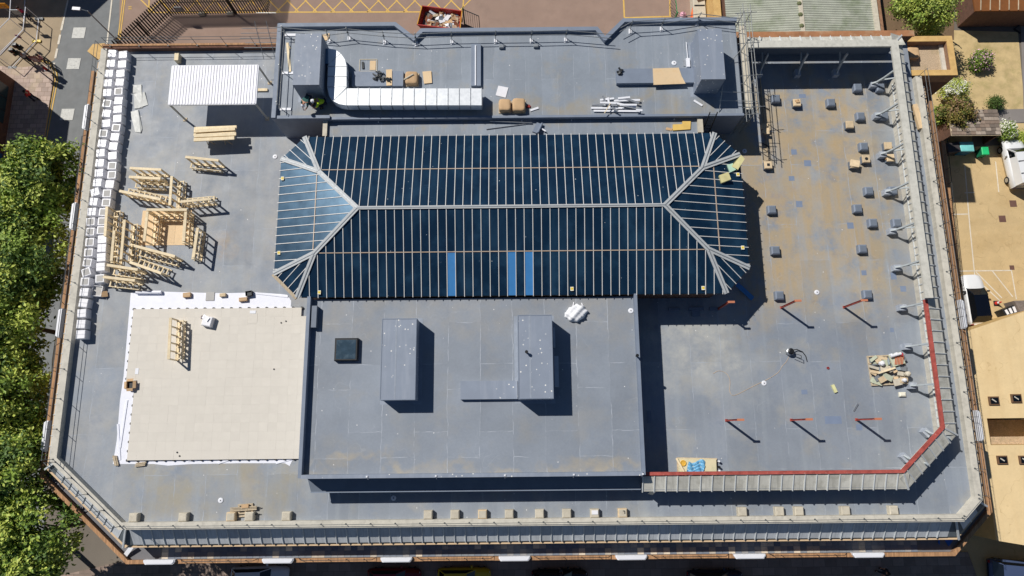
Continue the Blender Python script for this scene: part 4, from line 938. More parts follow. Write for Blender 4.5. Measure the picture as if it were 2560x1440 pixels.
# ---- bulk bag on the block roof
p = P(1440,782,14.8); bm = bmesh.new(); bmesh.ops.create_icosphere(bm, subdivisions=4, radius=1)
for v in bm.verts:
    n = math.sin(v.co.x*7+1)*math.cos(v.co.y*6)*.07+math.sin(v.co.x*15+v.co.y*13)*.03; k = 1+n; v.co = Vector((v.co.x*.72*k, v.co.y*.55*k+v.co.x*.12, max(-.02, v.co.z*.42*(1-.5*abs(v.co.x)**2)+.08+n*1.2)))
me = D.meshes.new('bag_body'); bm.to_mesh(me); bm.free(); me.materials.append(mat('bag_fabric', C(232,234,238), rough=.7, var=.05, bump=.5, bscale=6))
for q in me.polygons: q.use_smooth = True
t = thing('bulk_bag', 'crumpled white bulk bag on the block roof south of the lantern', 'bulk bag', (p.x,p.y,14.55)); link('bag_body', me, t)
for a, b in (((-.2,.35,.1),(-.1,.75,.03)),((.5,.3,.1),(.4,.68,.03))): MB().bar(a,b,.06,.02).build('strap', M_WRAP, t, False)

# ---- plinths of the east roof
pl_body = MB().bev(-.29,-.29,0,.29,.29,.40,.07).mesh('body', M_MWALL)
pl_lid = MB().box(-.2,-.2,.395,.2,.2,.406).mesh('cap', M_MDARK)
tn_body = MB().box(-.26,-.26,0,.26,.26,.30).mesh('body', M_MDARK); tn_lid = MB().bev(-.27,-.27,.30,.27,.27,.42,.03).mesh('tan_top', M_TANB)
for q in ((1941,245),(2079,255),(2146,217),(2203,217),(2153,289),(2212,288),(2161,365),(2174,476),(2234,475),(2146,520),(2184,556),(2244,556),(2158,621),(1931,523),(1940,625),(1950,738),(2171,735)):
    p = P(*q,12.4); t = thing('roof_plinth', 'square grey membrane-wrapped plinth on the stained east roof', 'plinth', (p.x,p.y,12), 0, 'grey plinths on the east roof'); link('body', pl_body, t); link('cap', pl_lid, t)
def tanp(q, lab, extra=None):
    p = P(*q,12.4); t = thing('roof_plinth', lab, 'plinth', (p.x,p.y,12), 0); link('body', tn_body, t); link('tan_top', tn_lid, t)
    if extra: extra(t)
tanp((1993,256), 'grey plinth with loose tan offcuts on top near the shaded north-east corner', lambda t: MB().box(-.1,-.05,.42,.15,.1,.5).bar((-.15,.1,.45),(.1,.2,.47),.08,.05).build('offcut', M_CARD, t, False))
tanp((2125,311), 'plinth with a bare tan top standing alone west of the brackets')
tanp((2221,364), 'tan-topped plinth beside the screen, north one of two in line')
tanp((2227,394), 'tan-topped plinth beside the screen touching a bracket foot', lambda t: MB().box(-.3,-.1,.1,-.26,.1,.4).build('skirt', M_CARD, t, False))
tanp((2166,397), 'plinth with brown holed top board', lambda t: MB().lathe([(.12,.42),(.12,.43),(.1,.432)],n=10).build('hole', M_DARK, t, False))
tanp((2136,410), 'plinth with a tilted tan top board hanging over its edge', lambda t: MB().bar((-.3,.1,.43),(.3,-.05,.5),.5,.05).build('loose_board', M_TANB, t, False))
tanp((1921,412), 'pale-topped plinth with a square hole at the end of the timber rail', lambda t: MB().box(-.1,-.1,.42,.1,.1,.426).build('hole', M_DARK, t, False))
t = thing('offcut_stack', 'stack of tan board offcuts leaning beside the timber rail on the east roof', 'offcuts', (*P(1914,322,12)[:2],12)); rr = random.Random(9)
for i in range(7): p = P(1914+rr.uniform(-4,4),310+i*4,12.2); MB().bar((p.x-.18,p.y,12.05+.05*i),(p.x+.2,p.y+rr.uniform(-.1,.1),12.1+.05*i),.22,.06).build('offcut', M_TANB, t)
t = thing('timber_rail', 'thin timber rail line laid along the edge of the shadow on the east roof', 'timber', (*P(1908,300,12)[:2],12))
MB().bar(P(1900,190,12.06),P(1922,405,12.06),.05,.06).build('rail', M_TIMBD, t)
for y in (265,358): MB().bar(P(1905,y,12.1),P(1924,y+9,12.1),.05,.05).build('cross_batten', M_DARK, t)
# membrane patches
pm = mat('new_membrane_patch', C(126,140,164), rough=.55, var=.06)
for x, y, w, h in ((1985,380,.4,.4),(2019,408,.5,.45),(1979,446,.4,.35),(1998,510,.45,.45),(2126,564,.45,.45),(2258,722,.4,.4),(2230,825,.25,.3),(2083,1050,1.1,.5),(2148,1068,.4,.4),(2006,240,.5,.3),(2234,690,.4,.5),(2160,682,.35,.35),(2011,980,.4,.3)):
    p = P(x,y,12.002); MB().box(p.x-w/2,p.y-h/2,11.99,p.x+w/2,p.y+h/2,12.004).build('membrane_patch', pm, rdeck)
# red posts
rp_ = MB().box(-.06,-.055,0,.06,-.045,2.5).box(-.06,.045,0,.06,.055,2.5).box(-.005,-.046,0,.005,.046,2.5).mesh('column', M_REDST)
rb_ = MB().box(-.09,-.09,-.005,.09,.09,.02).mesh('base_plate', M_REDST); rt_ = MB().box(-.1,-.07,2.49,.34,.07,2.55).mesh('head_plate', mat('orange_primer', C(196,124,92), rough=.6, var=.1))
for q, lab, sc in (((1953,769),'red steel post beside the southernmost grey plinths, nearest the lantern',1),((2110,768),'red steel post beside the grey plinths, nearest the east screen',1),((1816,1051),'red steel post on the south-east roof nearest the block',1),((1978,1050),'red steel post on the south-east roof, middle of three',1),((2141,1049),'red steel post on the south-east roof nearest the east screen',1),((1795,772),'red steel post in the shade at the south-east lantern corner',1)):
    p = P(*q,12); t = thing('steel_post', lab, 'post', (p.x,p.y,12), 0, 'red steel posts'); link('column', rp_, t); link('base_plate', rb_, t); link('head_plate', rt_, t)
a, b = P(1842,710,12.3), P(1882,747,12.02); one('blue_board', MB().bar(a,b,.33,.04), M_BLUEP, 'long bright blue panel lying in the shade at the south-east lantern corner', 'panel')
# yellow boards on the lantern
for i, (q, m, lab) in enumerate((([(1838,402),(1853,387),(1862,397),(1845,424),(1829,416)],mat('yellow_green_board', C(214,206,150), rough=.7),'yellow-green board on the north-east lantern hip'),([(1818,412),(1832,408),(1840,424),(1825,431)],mat('mint_board', C(188,222,196), rough=.7),'mint green board tucked under the yellow-green board'),([(1798,438),(1821,430),(1828,448),(1804,457)],MATS['yellow_green_board'],'yellow-green board lying on the east lantern glass'))):
    zz = (15.36,15.28,15.5)[i]; pp = [P(x,y,zz-.02*k) for k,(x,y) in enumerate(q)]; m_ = MB(); n = len(pp); m_.add([p-Vector((0,0,.22)) for p in pp]+pp, [tuple(range(n,2*n)),tuple(range(n-1,-1,-1))]+[(k,(k+1)%n,(k+1)%n+n,k+n) for k in range(n)]); one('board', m_, m, lab, 'board')
# vacuum cleaner, cable
t = thing('vacuum_cleaner', 'silver and black vacuum cleaner with hose on the south-east roof', 'vacuum cleaner', (*P(1972,880,12)[:2],12))
MB().lathe([(.24,.05),(.26,.12),(.26,.3),(.2,.34)],n=16).build('tank', M_GALV, t, False); MB().lathe([(.2,.34),(.21,.4),(.12,.46)],n=16).build('motor_head', M_BLACK, t, False)
pipe(MB(), [Vector(v) for v in ((.1,.1,.3),(.5,.15,.15),(.9,0,.05),(1.1,-.3,.04),(1.15,-.65,.04))], .03, 8).build('hose', M_DARK, t, False)
pipe(MB(), [Vector(v) for v in ((.1,-.1,.36),(.6,-.3,.5),(.6,-.5,.5),(.1,-.3,.36))], .02).build('handle', M_DARK, t, False)
for a in (.6,2.2,3.8,5.4): MB().lathe([(.05,0),(.05,.07),(.03,.08)],(.2*math.cos(a),.2*math.sin(a),0),8).build('castor', M_BLACK, t, False)
cp = [(1972,892),(1966,905),(1955,915),(1948,930),(1930,942),(1912,952),(1890,962),(1865,975),(1840,988),(1828,989),(1823,975),(1826,955),(1822,940),(1812,930),(1795,926),(1783,934)]
def smooth_px(pts, k=3):
    for _ in range(k): pts = [pts[0]]+[q for a,b in zip(pts,pts[1:]) for q in ((a[0]*.75+b[0]*.25,a[1]*.75+b[1]*.25),(a[0]*.25+b[0]*.75,a[1]*.25+b[1]*.75))]+[pts[-1]]
    return pts
one('extension_cable', pipe(MB(), [P(x,y,12.012) for x,y in smooth_px(cp,2)], .013, 5), mat('cable_tan', C(206,180,150)), 'thin pale extension cable snaking from the vacuum cleaner past a roof outlet', 'cable')
a, b = P(2081,962,12.06), P(2090,981,12.06); one('foam_strip', MB().bar(a,b,.2,.12), mat('pale_yellow_foam', C(222,220,164)), 'pale yellow foam strip lying on the south-east roof', 'foam')
p = P(2070,920,12.03); one('tape_roll', MB().lathe([(.09,0),(.09,.06),(.05,.06),(.05,.01)],(p.x,p.y,12),12), mat('red_tape', C(150,60,60)), 'small red and white tape roll on the south-east roof', 'tape')
a, b = P(2134,1028,12.03), P(2145,1010,12.03); one('metal_strip', MB().bar(a,b,.1,.04), M_GALV, 'short shiny metal strip on the south-east roof', 'strip')
p = P(1623,1042,12.02); one('board', MB().box(p.x-.13,p.y-.4,12,p.x+.13,p.y+.4,12.03), M_MWALL, 'grey strip lying in the shade east of the block', 'strip')
a, b = P(2285,262,12.25), P(2302,322,12.25); one('timber_beam', MB().bar(a,b,.34,.25), M_PLY, 'long pale timber box beam on the walkway outside the east screen', 'timber')
p = P(1626,1236,12.6); one('lead_flap', MB().bar((p.x+.1,p.y+.35,13.6),(p.x,p.y,12.5),.3,.03), M_LEDGE, 'loose lead flap hanging below the start of the screen', 'flap')
# ---- pallet heaps
def pallet(t, w, d, z0=0.0):
    for i in range(5): MB().box(-w/2,-d/2+i*(d-.1)/4,z0+.1,w/2,-d/2+.1+i*(d-.1)/4,z0+.125).build('deck_board', M_TIMBD, t, False)
    for x in (-w/2,-.05,w/2-.1): MB().box(x,-d/2,z0,x+.1,d/2,z0+.1).build('bearer', M_TIMBD, t, False)
p = P(2218,925,12); t = thing('debris_pallet', 'large heap of pale board offcuts and bottles on a pallet by the east screen', 'debris', (p.x,p.y,12), .04); pallet(t, 2.5, 2.0)
rr = random.Random(31); mt = [M_TANB, mat('pale_green_board', C(186,192,170), rough=.8, var=.1, obj=True, rnd=.1), M_PLY, M_CONC, M_GREY, mat('grey_board', C(150,164,170), rough=.7)]
for i in range(34):
    x, y = rr.uniform(-1.1,1.1), rr.uniform(-.85,.85); w, d = rr.uniform(.25,.7), rr.uniform(.08,.45); a = rr.uniform(-.6,.6); z = .13+.007*i+rr.uniform(0,.04)
    MB().box(-w/2,-d/2,-.02,w/2,d/2,.03).xf(Matrix.Translation((x,y,z)) @ Matrix.Rotation(a,4,'Z') @ Matrix.Rotation(rr.uniform(-.08,.08),4,'X')).build('offcut', rr.choice(mt), t, False)
MB().bar((.1,.55,.4),(.95,.75,.4),.8,.1).build('crate_floor', mt[1], t, False)
for i in range(6): MB().bar((.3+.1*i,.3,.5),(.45+.1*i,.85,.5),.04,.03).build('orange_strip', mat('orange_mesh', C(206,110,72)), t, False)
for x, y, r, m in ((.15,.95,.09,M_WHITE),(.5,1.0,.1,M_WRAP),(.75,-.75,.13,M_WHITE),(-.55,.42,.16,M_WRAP),(1.05,-.35,.17,M_CONC)):
    MB().lathe([(r,0),(r,.25),(r*.6,.32),(r*.4,.36)],(x,y,.35),12).build('tub', m, t, False)
MB().tube((.05,.85,.62),(.75,1.0,.62),.09,10).build('white_roll', M_WHITE, t, False); MB().lathe([(.12,0),(.12,.1),(.1,.12)],(.8,.95,.5),10).build('red_tub', mat('red_tub', C(190,50,60)), t, False)
MB().bar((-.9,-.2,.5),(.3,.1,.46),.12,.08).build('timber_batten', M_TIMB, t, False)
p = P(2256,986,12.1); one('white_tub', MB().bev(p.x-.22,p.y-.15,12,p.x+.22,p.y+.15,12.2,.07), mat('cream_plastic', C(236,232,214), rough=.4), 'small white plastic tub beside the debris pallet', 'tub')
p = P(1742,1166,12); t = thing('board_pallet', 'pallet of insulation boards under a blue sheet at the red beam', 'pallet', (p.x,p.y,12), -.03); pallet(t, 2.6, 1.1)
for i, m in enumerate((M_TANB, mt[1], mat('cream_board', C(226,214,178), rough=.8, var=.1, stain=(C(180,182,150),2,.5,.7,.7)))): MB().box(-1.25+.03*i,-.5,.126+.05*i,1.2,.5,.174+.05*i).build('insulation_board', m, t, False)
bm = bmesh.new(); bmesh.ops.create_grid(bm, x_segments=14, y_segments=10, size=1)
for v in bm.verts: v.co = Vector((v.co.x*.55-.15+.1*v.co.y, v.co.y*.4-.05+.12*math.sin(v.co.x*3), .33+.05*math.sin(v.co.x*8+v.co.y*3)+.03*math.sin(v.co.y*11)))
me = D.meshes.new('blue_sheet'); bm.to_mesh(me); bm.free(); me.materials.append(mat('blue_plastic_sheet', C(112,176,216), rough=.45, var=.1)); link('blue_sheet', me, t)
MB().lathe([(.2,.28),(.2,.32),(.16,.34),(.12,.3)],(-.95,.2,0),14).build('yellow_hose_coil', mat('yellow_hose', C(222,176,70)), t, False)
MB().bar((-1.4,.5,.35),(-.75,-.75,.5),.12,.06).build('timber_batten', M_TIMB, t, False)
for y in (.35,.0,-.25): MB().lathe([(.07,0),(.07,.3),(.04,.34)],(1.4,y,0),10).build('bottle', M_WHITE if y else M_BLACK, t, False)
# ---- concrete blocks along the south parapet
cb = MB().bev(-.28,-.30,0,.28,.24,.40,.04).mesh('block', M_CONC); cb2 = MB().bev(-.28,-.30,0,.28,.24,.40,.04).mesh('block', M_TANB)
ct = MB().box(-.22,-.24,.398,.22,.18,.412).mesh('top_pad', M_CONC)
tans = {576: 'rusty tan block at the south parapet, next to the pallet of planks', 1206: 'tan weathered block against the south parapet, beside a dark bar', 1557: 'tan block with a dark bracket on it at the south parapet'}
for q in ((332,1298),(456,1297),(576,1294),(622,1297),(715,1292),(1070,1287),(1137,1284),(1206,1283),(1273,1282),(1349,1282),(1417,1281),(1487,1282),(1557,1281),(1857,1280),(1950,1280),(1999,1280),(2115,1278),(2236,1278)):
    p = P(*q,12.4); lab = tans.get(q[0]); t = thing('concrete_block', lab or 'pale concrete block standing against the inside of the south parapet', 'block', (p.x,-5.14,12), 0, None if lab else 'pale blocks along the south parapet')
    link('block', cb2 if lab else cb, t); link('top_pad', ct, t)
    if q[0] == 1557: MB().bar((0,.1,.42),(.12,.1,.42),.04,.03).bar((.12,.1,.42),(.12,-.08,.42),.04,.03).build('bracket', M_DARK, t, False)
    if q[0] == 1487:
        t['label'] = 'block with a torn white wrap at the south parapet'; t['group'] = ''; del t['group']; MB().box(-.2,-.1,.41,.2,.15,.45).build('torn_wrap', M_WRAP, t, False)
p = P(615,1275,12); t = thing('plank_pallet', 'small wooden pallet stacked with grey planks near the south parapet', 'pallet', (p.x,p.y,12), .06); pallet(t, .95, .8)
for i in range(3): MB().box(-.95,-.02+.09*i,.14,.75,.05+.09*i,.2).build('plank', M_TIMBD, t, False)
MB().box(-.2,.15,.13,.25,.36,.26).build('block', M_CARD, t, False); MB().bar((.1,-.3,.13),(.95,-.3,.1),.04,.04).bar((.5,0,.13),(1.0,.1,.1),.04,.04).build('dark_bar', M_DARK, t, False)
# terrace bits
a, b = P(309,1394,9.0), P(330,1366,9.35); one('white_board', MB().bar(a,b,.3,.03), M_WHITE, 'white board leaning at the west end of the lower terrace', 'board')
for q in ([(2345,1341),(2350,1341),(2349,1362),(2346,1358)],[(2356,1341),(2389,1341),(2372,1366)]):
    pp = [P(x,y,8.96) for x,y in q]; one('blue_sheet', MB().prism([(p.x,p.y) for p in pp], 8.93, 8.97), mat('vivid_blue', C(20,96,190), rough=.6), 'bright blue triangular sheet on the lower terrace at its east end' if len(q) == 3 else 'narrow bright blue strip beside the blue triangle on the lower terrace', 'sheet')

# ---------------- workers on the upper roof
def person(name, label, loc, rz, J, cloth, skin, helmet=None, hair=None, scale=1.0, group=None):
    """one continuous skinned body; J: joints {name: (xyz)}; clothing as child skins a little larger"""
    t = thing(name, label, 'person', loc, rz, group)
    def skin_obj(nm, verts, edges, rad, m, parent, sub=2):
        me = D.meshes.new(nm); me.from_pydata([Vector(v)*scale for v in verts], edges, []); me.materials.append(m)
        o = link(nm, me, parent); md = o.modifiers.new('skin', 'SKIN'); md.use_smooth_shade = True
        sv = me.skin_vertices[0].data
        for i, r in enumerate(rad): sv[i].radius = (r*scale, r*scale)
        sv[0].use_root = True
        s = o.modifiers.new('sub', 'SUBSURF'); s.levels = sub; s.render_levels = sub; return o
    names = ['pelvis','chest','neck','head','shl','ell','hal','shr','elr','har','hil','knl','ftl','tol','hir','knr','ftr','tor']
    rad = [.13,.15,.055,.095,.07,.05,.04,.07,.05,.04,.09,.065,.045,.04,.09,.065,.045,.04]
    ed = [('pelvis','chest'),('chest','neck'),('neck','head'),('chest','shl'),('shl','ell'),('ell','hal'),('chest','shr'),('shr','elr'),('elr','har'),('pelvis','hil'),('hil','knl'),('knl','ftl'),('ftl','tol'),('pelvis','hir'),('hir','knr'),('knr','ftr'),('ftr','tor')]
    ix = {n: i for i, n in enumerate(names)}
    body = skin_obj('body', [J[n] for n in names], [(ix[a], ix[b]) for a, b in ed], rad, skin, t)
    def sub_skin(nm, ns, m, grow):
        e = [(ns.index(a), ns.index(b)) for a, b in ed if a in ns and b in ns]; skin_obj(nm, [J[n] for n in ns], e, [rad[ix[n]]+grow for n in ns], m, t)
    sub_skin('jacket', ['pelvis','chest','shl','ell','shr','elr'], cloth[0], .025)
    sub_skin('trousers', ['pelvis','hil','knl','ftl','hir','knr','ftr'], cloth[1], .018)
    # five fingers on each hand
    for hn, en in (('hal','ell'),('har','elr')):
        h, e = Vector(J[hn]), Vector(J[en]); d = (h-e).normalized(); s = d.cross(Vector((0,0,1))); s = s.normalized() if s.length > .1 else Vector((1,0,0)); m_ = MB()
        for k, (o_, l_) in enumerate(((-.03,.08),(-.01,.09),(.01,.085),(.03,.07))): a = h+s*o_+d*.03; m_.tube(a*scale,(a+d*l_*.6+Vector((0,0,-.01)))*scale,.009*scale,6).tube((a+d*l_*.6+Vector((0,0,-.01)))*scale,(a+d*l_+Vector((0,0,-.03)))*scale,.008*scale,6)
        m_.tube((h+s*.035)*scale,(h+s*.07+d*.04)*scale,.01*scale,6); m_.build('fingers', skin, t, False)
    hd = Vector(J['head']); f = (hd-Vector(J['neck'])).normalized(); c = hd*scale
    q = f.to_track_quat('Z','Y').to_matrix().to_4x4(); M_ = Matrix.Translation(c) @ q
    m_ = MB().tube((0,.09,-.02),(0,.125,-.035),.014,6); m_.box(-.03,.085,-.075,.03,.1,-.068)
    for s in (-1,1): m_.box(s*.1-.012,-.02,-.03,s*.1+.012,.03,.03)
    m_.v = [p*scale for p in m_.v]; m_.xf(M_).build('face', skin, t, False)
    if helmet:
        r = .135*scale; MB().lathe([(r*1.2,0),(r*1.2,.012),(r,.02),(r*.96,.06),(r*.75,.11),(r*.35,.14),(.01,.145)],(0,0,.01),16).xf(M_).build('helmet', helmet, t, False, smooth=True)
    elif hair:
        r = .118*scale; MB().lathe([(r,-.03),(r*1.02,.02),(r*.9,.08),(r*.5,.12),(.01,.125)],(0,0,0),14).xf(M_).build('hair', hair, t, False, smooth=True)
    m_ = MB()
    for a, b in (('ftl','tol'),('ftr','tor')): m_.bar(Vector(J[a])*scale-Vector((0,0,.03)), (Vector(J[b])+(Vector(J[b])-Vector(J[a])).normalized()*.06)*scale-Vector((0,0,.02)), .1*scale, .09*scale)
    m_.build('boots', M_BLACK, t, False); return t
SK = mat('skin', C(196,146,118), rough=.6, var=.05)
crouch = dict(pelvis=(0,-.25,.42),chest=(0,.12,.68),neck=(0,.3,.84),head=(0,.42,.93),shl=(-.2,.16,.72),ell=(-.28,.38,.48),hal=(-.15,.6,.3),shr=(.2,.16,.72),elr=(.26,.4,.5),har=(.12,.62,.3),hil=(-.12,-.22,.4),knl=(-.2,.22,.45),ftl=(-.18,-.02,.08),tol=(-.2,.16,.05),hir=(.12,-.22,.4),knr=(.2,.2,.42),ftr=(.18,-.05,.08),tor=(.2,.13,.05))
bend = dict(pelvis=(0,-.3,.85),chest=(0,.1,.98),neck=(0,.3,.97),head=(0,.42,.95),shl=(-.2,.15,.98),ell=(-.22,.35,.72),hal=(-.08,.5,.5),shr=(.2,.15,.98),elr=(.22,.36,.72),har=(.08,.52,.5),hil=(-.12,-.28,.82),knl=(-.15,-.18,.45),ftl=(-.15,-.3,.08),tol=(-.16,-.12,.05),hir=(.12,-.28,.82),knr=(.15,-.15,.45),ftr=(.15,-.32,.08),tor=(.16,-.14,.05))
HV = mat('hi_vis_yellow', C(206,236,40), rough=.7, var=.08); JN = mat('dark_trousers', C(36,40,54), rough=.9)
p = P(802,256,15.4); person('person', 'worker in a bright yellow-green hi-vis vest and white helmet bending beside the duct', (p.x,p.y,14.95), 1.9, crouch, (HV, JN), SK, M_WHITE)
p = P(772,256,15.3); person('person', 'worker in a dark blue-green top and white helmet crouching by the west shaft', (p.x,p.y-.1,14.95), 2.7, bend, (mat('teal_top', C(52,96,92), rough=.9), mat('dark_blue_trousers', C(40,52,78), rough=.9)), SK, M_WHITE)

# ================================================================ SURROUNDINGS
GREENS = [mat('leaf_bright', C(186,198,90), rough=.6, var=.15, scale=3), mat('leaf_mid', C(134,160,60), rough=.6, var=.15, scale=3), mat('leaf_dark', C(84,112,46), rough=.65, var=.15, scale=3)]
M_BARK = mat('bark', C(96,82,66), rough=.95, var=.2, scale=6, bump=.6)
def crown(cs, leaf, nclump, per, seed, mats=GREENS, crad=.55, up=.35, name='crown'):
    """leaf faces in clumps through ellipsoids cs = [(centre, (rx, ry, rz))]"""
    rr = random.Random(seed); m_ = MB(); V = m_.v; Fc = m_.f; MI = m_.m
    for c, r in cs:
        for _ in range(nclump):
            d = Vector((rr.gauss(0,1), rr.gauss(0,1), rr.gauss(.25,1))).normalized(); k = rr.uniform(.45,1.0)**.5*rr.uniform(.82,1.06)
            cc = Vector(c)+Vector((d.x*r[0], d.y*r[1], d.z*r[2]))*k; mi0 = rr.choices((0,1,2),(4,4,3))[0]
            for _ in range(per):
                e = Vector((rr.gauss(0,1), rr.gauss(0,1), rr.gauss(0,.8)))*crad*.55; p = cc+e
                n = (d*.5+Vector((rr.gauss(0,.6), rr.gauss(0,.6), rr.gauss(up,.5)))).normalized(); a = n.orthogonal().normalized(); b = n.cross(a); th = rr.uniform(0,6.28)
                a, b = a*math.cos(th)+b*math.sin(th), b*math.cos(th)-a*math.sin(th); s = leaf*rr.uniform(.6,1.2); i = len(V)
                V += [p-a*s, p-b*s*.5+n*s*.1, p+a*s, p+b*s*.5+n*s*.1]; Fc.append((i,i+1,i+2,i+3)); MI.append(mi0 if rr.random() < .7 else rr.randrange(len(mats)))
    return m_
def tree(label, base, crowns, leaf=.17, nclump=120, per=110, seed=1, mats=GREENS, cat='tree', name='street_tree', group=None, trunk_r=.22, crad=.6):
    t = thing(name, label, cat, base, 0, group); B = Vector(base); m_ = MB(); top = Vector((B.x, B.y, crowns[0][0][2]-.2)); r0 = trunk_r
    m_.tube(B, B+(top-B)*.5, r0, 10, r0*.75).tube(B+(top-B)*.5, top, r0*.75, 10, r0*.45)
    rr = random.Random(seed)
    for c, r in crowns:
        for k in range(5):
            e = Vector(c)+Vector((rr.uniform(-.7,.7)*r[0], rr.uniform(-.7,.7)*r[1], rr.uniform(-.1,.6)*r[2])); s = B+(top-B)*rr.uniform(.5,.95); md = (s+e)/2+Vector((0,0,.3)); m_.tube(s, md, r0*.35, 6, r0*.22).tube(md, e, r0*.22, 6, r0*.06)
    m_.build('trunk', M_BARK, t); crown(crowns, leaf, nclump, per, seed, mats, crad).build('crown', mats, t); return t
def at(px, py, z): p = P(px, py, z); return (p.x, p.y, p.z)
TR = [((105,455),8.6,(3.4,3.6,2.8),'leafy street tree whose crown reaches the white boxes, nearest the mural'),((55,640),8.8,(3.6,3.8,3.0),'leafy street tree beside the north half of the west parapet'),((8,800),8.6,(3.2,3.4,2.8),'leafy street tree beside the middle of the west parapet'),
      ((2,985),8.6,(3.3,3.3,2.8),'leafy street tree beside the pale pavers end of the west parapet'),((28,1165),8.8,(3.3,3.2,2.9),'leafy street tree beside the angled south-west parapet'),((88,1335),8.4,(3.6,3.3,2.7),'leafy street tree at the south-west street corner'),((10,1420),8.0,(3.2,3.2,2.6),'leafy street tree furthest south on the footway')]
for i, (q, z, r, lab) in enumerate(TR):
    c = at(*q, z); rr = random.Random(i); cs = [(c, r)]
    for k in range(3): a = rr.uniform(0,6.28); cs.append(((c[0]-abs(math.cos(a))*1.2, c[1]+math.sin(a)*2.2, c[2]+rr.uniform(-1.2,.6)), (r[0]*.55,r[1]*.55,r[2]*.6)))
    tree(lab, (c[0]-.4, c[1], .12), cs, seed=40+i, nclump=95, per=95, group='street trees west of the building')
# ---- building with the mural, west of the street
t = thing('mural_building', 'brick building with a blue and yellow mural west of the street', 'building', (*P(0,320,0)[:2],0))
c0 = P(40,203,0); hB = 7.4; x1 = c0.x; yT = c0.y; yB = P(60,520,0).y
MB().box(x1-14,yB,0,x1,yT,hB).build('wall', M_BRICKD, t); MB().box(x1-14.1,yB-.1,hB,x1+.12,yT+.12,hB+.25).build('coping', M_COPING, t)
for k, (y0, y1, z0, z1, m) in enumerate(((yB+.2,yB+5.0,.3,4.5,mat('mural_blue', C(30,96,150), rough=.7, var=.3, scale=1.2, stain=[(C(70,40,110),.8,.55,.6,1.0),(C(30,150,180),1.1,.58,.64,.9)])),(yB+1.6,yB+3.4,.4,4.0,mat('mural_yellow', C(196,160,40), rough=.7, var=.2)),(yT-4.6,yT-1.0,.8,3.6,mat('shopfront_glass', C(44,66,72), rough=.2, var=.2)))):
    MB().box(x1,y0,z0,x1+.03+.012*k,y1,z1).build(('mural_panel','mural_panel','shop_window')[k], m, t)
MB().box(x1-.02,yT-5.4,3.8,x1+.5,yT-.4,4.2).build('fascia', mat('brown_fascia', C(120,72,40), rough=.7, var=.15), t)
for y in (yT-3.4,yT-2.2): MB().box(x1+.03,y-.04,.8,x1+.09,y+.04,3.6).build('mullion', M_DARK, t)
# ---- unseen block added north of the frame to cast the shadow on the junction
t = thing('unseen_shadow_block', 'unseen brick block added north-west of the junction to shade the side road', 'building', (-46,47,0)); MB().prism([(-57,43.3),(-45.5,43.3),(-42.3,47),(-42.3,60),(-57,60)],0,8).build('wall', M_BRICK, t); MB().prism([(-57,43.3),(-45.5,43.3),(-42.3,47),(-42.3,60),(-57,60)],8,8.3).build('roof', M_CONC, t)
# ---- street lamp
def lamp(base, h, arm, label):
    t = thing('street_lamp', label, 'street lamp', base); m_ = MB().tube((0,0,0),(0,0,1.2),.09,10).tube((0,0,1.2),(0,0,h),.065,10,.045); m_.build('column', M_GREY, t, False)
    MB().tube((0,0,h),(arm[0],arm[1],h+.25),.035,8).build('arm', M_GREY, t, False); e = Vector((arm[0],arm[1],h+.25)); d = Vector((arm[0],arm[1],0)).normalized()
    MB().bar(e-d*.1,e+d*.55,.26,.1).build('lantern', M_WHITE, t, False); return t
p = P(219,28,7.6); lamp((p.x,p.y,.004), 7.6, (-.55,.05), 'tall street lamp rising beside the palisade fence')
# ---- signs and people at the junction
def sign(q, z, w, h, m, label, cat='sign', tilt=.5, rz=0.0, lines=None):
    b = P(*q,.12); t = thing('road_sign', label, cat, (b.x,b.y,.12), rz); MB().tube((0,0,0),(0,0,z),.035,8).build('pole', M_GREY, t, False)
    f_ = MB().box(-w/2,-.02,z-h/2,w/2,.02,z+h/2).build('board', m, t, False)
    if lines:
        for k in range(lines): MB().box(-w*.3,-.026,z-h*.3+k*h*.22,w*.3,-.019,z-h*.24+k*h*.22).build('text_line', M_WHITE if lines > 2 else M_BLACK, f_, False)
    return t
M_MAR = mat('maroon_board', C(128,24,40), rough=.5)
sign((118,172),1.7,.75,1.0,M_MAR,'maroon panel sign with two columns of pale text at the kerb',lines=3)
sign((72,156),1.5,.7,.35,mat('brown_sign', C(110,60,60)),'small brown sign beside the footway railings',rz=.5)
sign((36,40),1.6,1.1,.75,mat('amber_board', C(222,150,30)),'amber rectangular road works sign in the shade',lines=2)
sign((78,62),2.0,.7,.7,M_GREY,'grey back of a square sign beside the white fence')
sign((72,112),1.4,.35,.5,mat('purple_sign', C(130,70,110)),'small purple notice on a post by the white fence')
def traffic_light(q, label):
    b = P(*q,.12); t = thing('traffic_signal', label, 'traffic light', (b.x,b.y,.12)); MB().tube((0,0,0),(0,0,3.2),.055,10).build('pole', M_DARK, t, False); MB().box(-.16,-.12,2.5,.16,.12,3.4).build('head', M_BLACK, t, False)
    for k in range(3): MB().tube((0,-.12,2.68+.28*k),(0,-.16,2.68+.28*k),.09,10).build('lens', (mat('lens_green', C(20,80,50)),mat('lens_amber', C(120,80,20)),mat('lens_red', C(120,20,20)))[k], t, False)
    for s in (-1,1): MB().box(s*.16,-.05,2.7,s*.4,.05,3.2).build('side_arm', M_BLACK, t, False)
traffic_light((92,172),'black traffic signal on the footway, nearer the mural building'); traffic_light((100,160),'black traffic signal beside the maroon sign at the kerb')
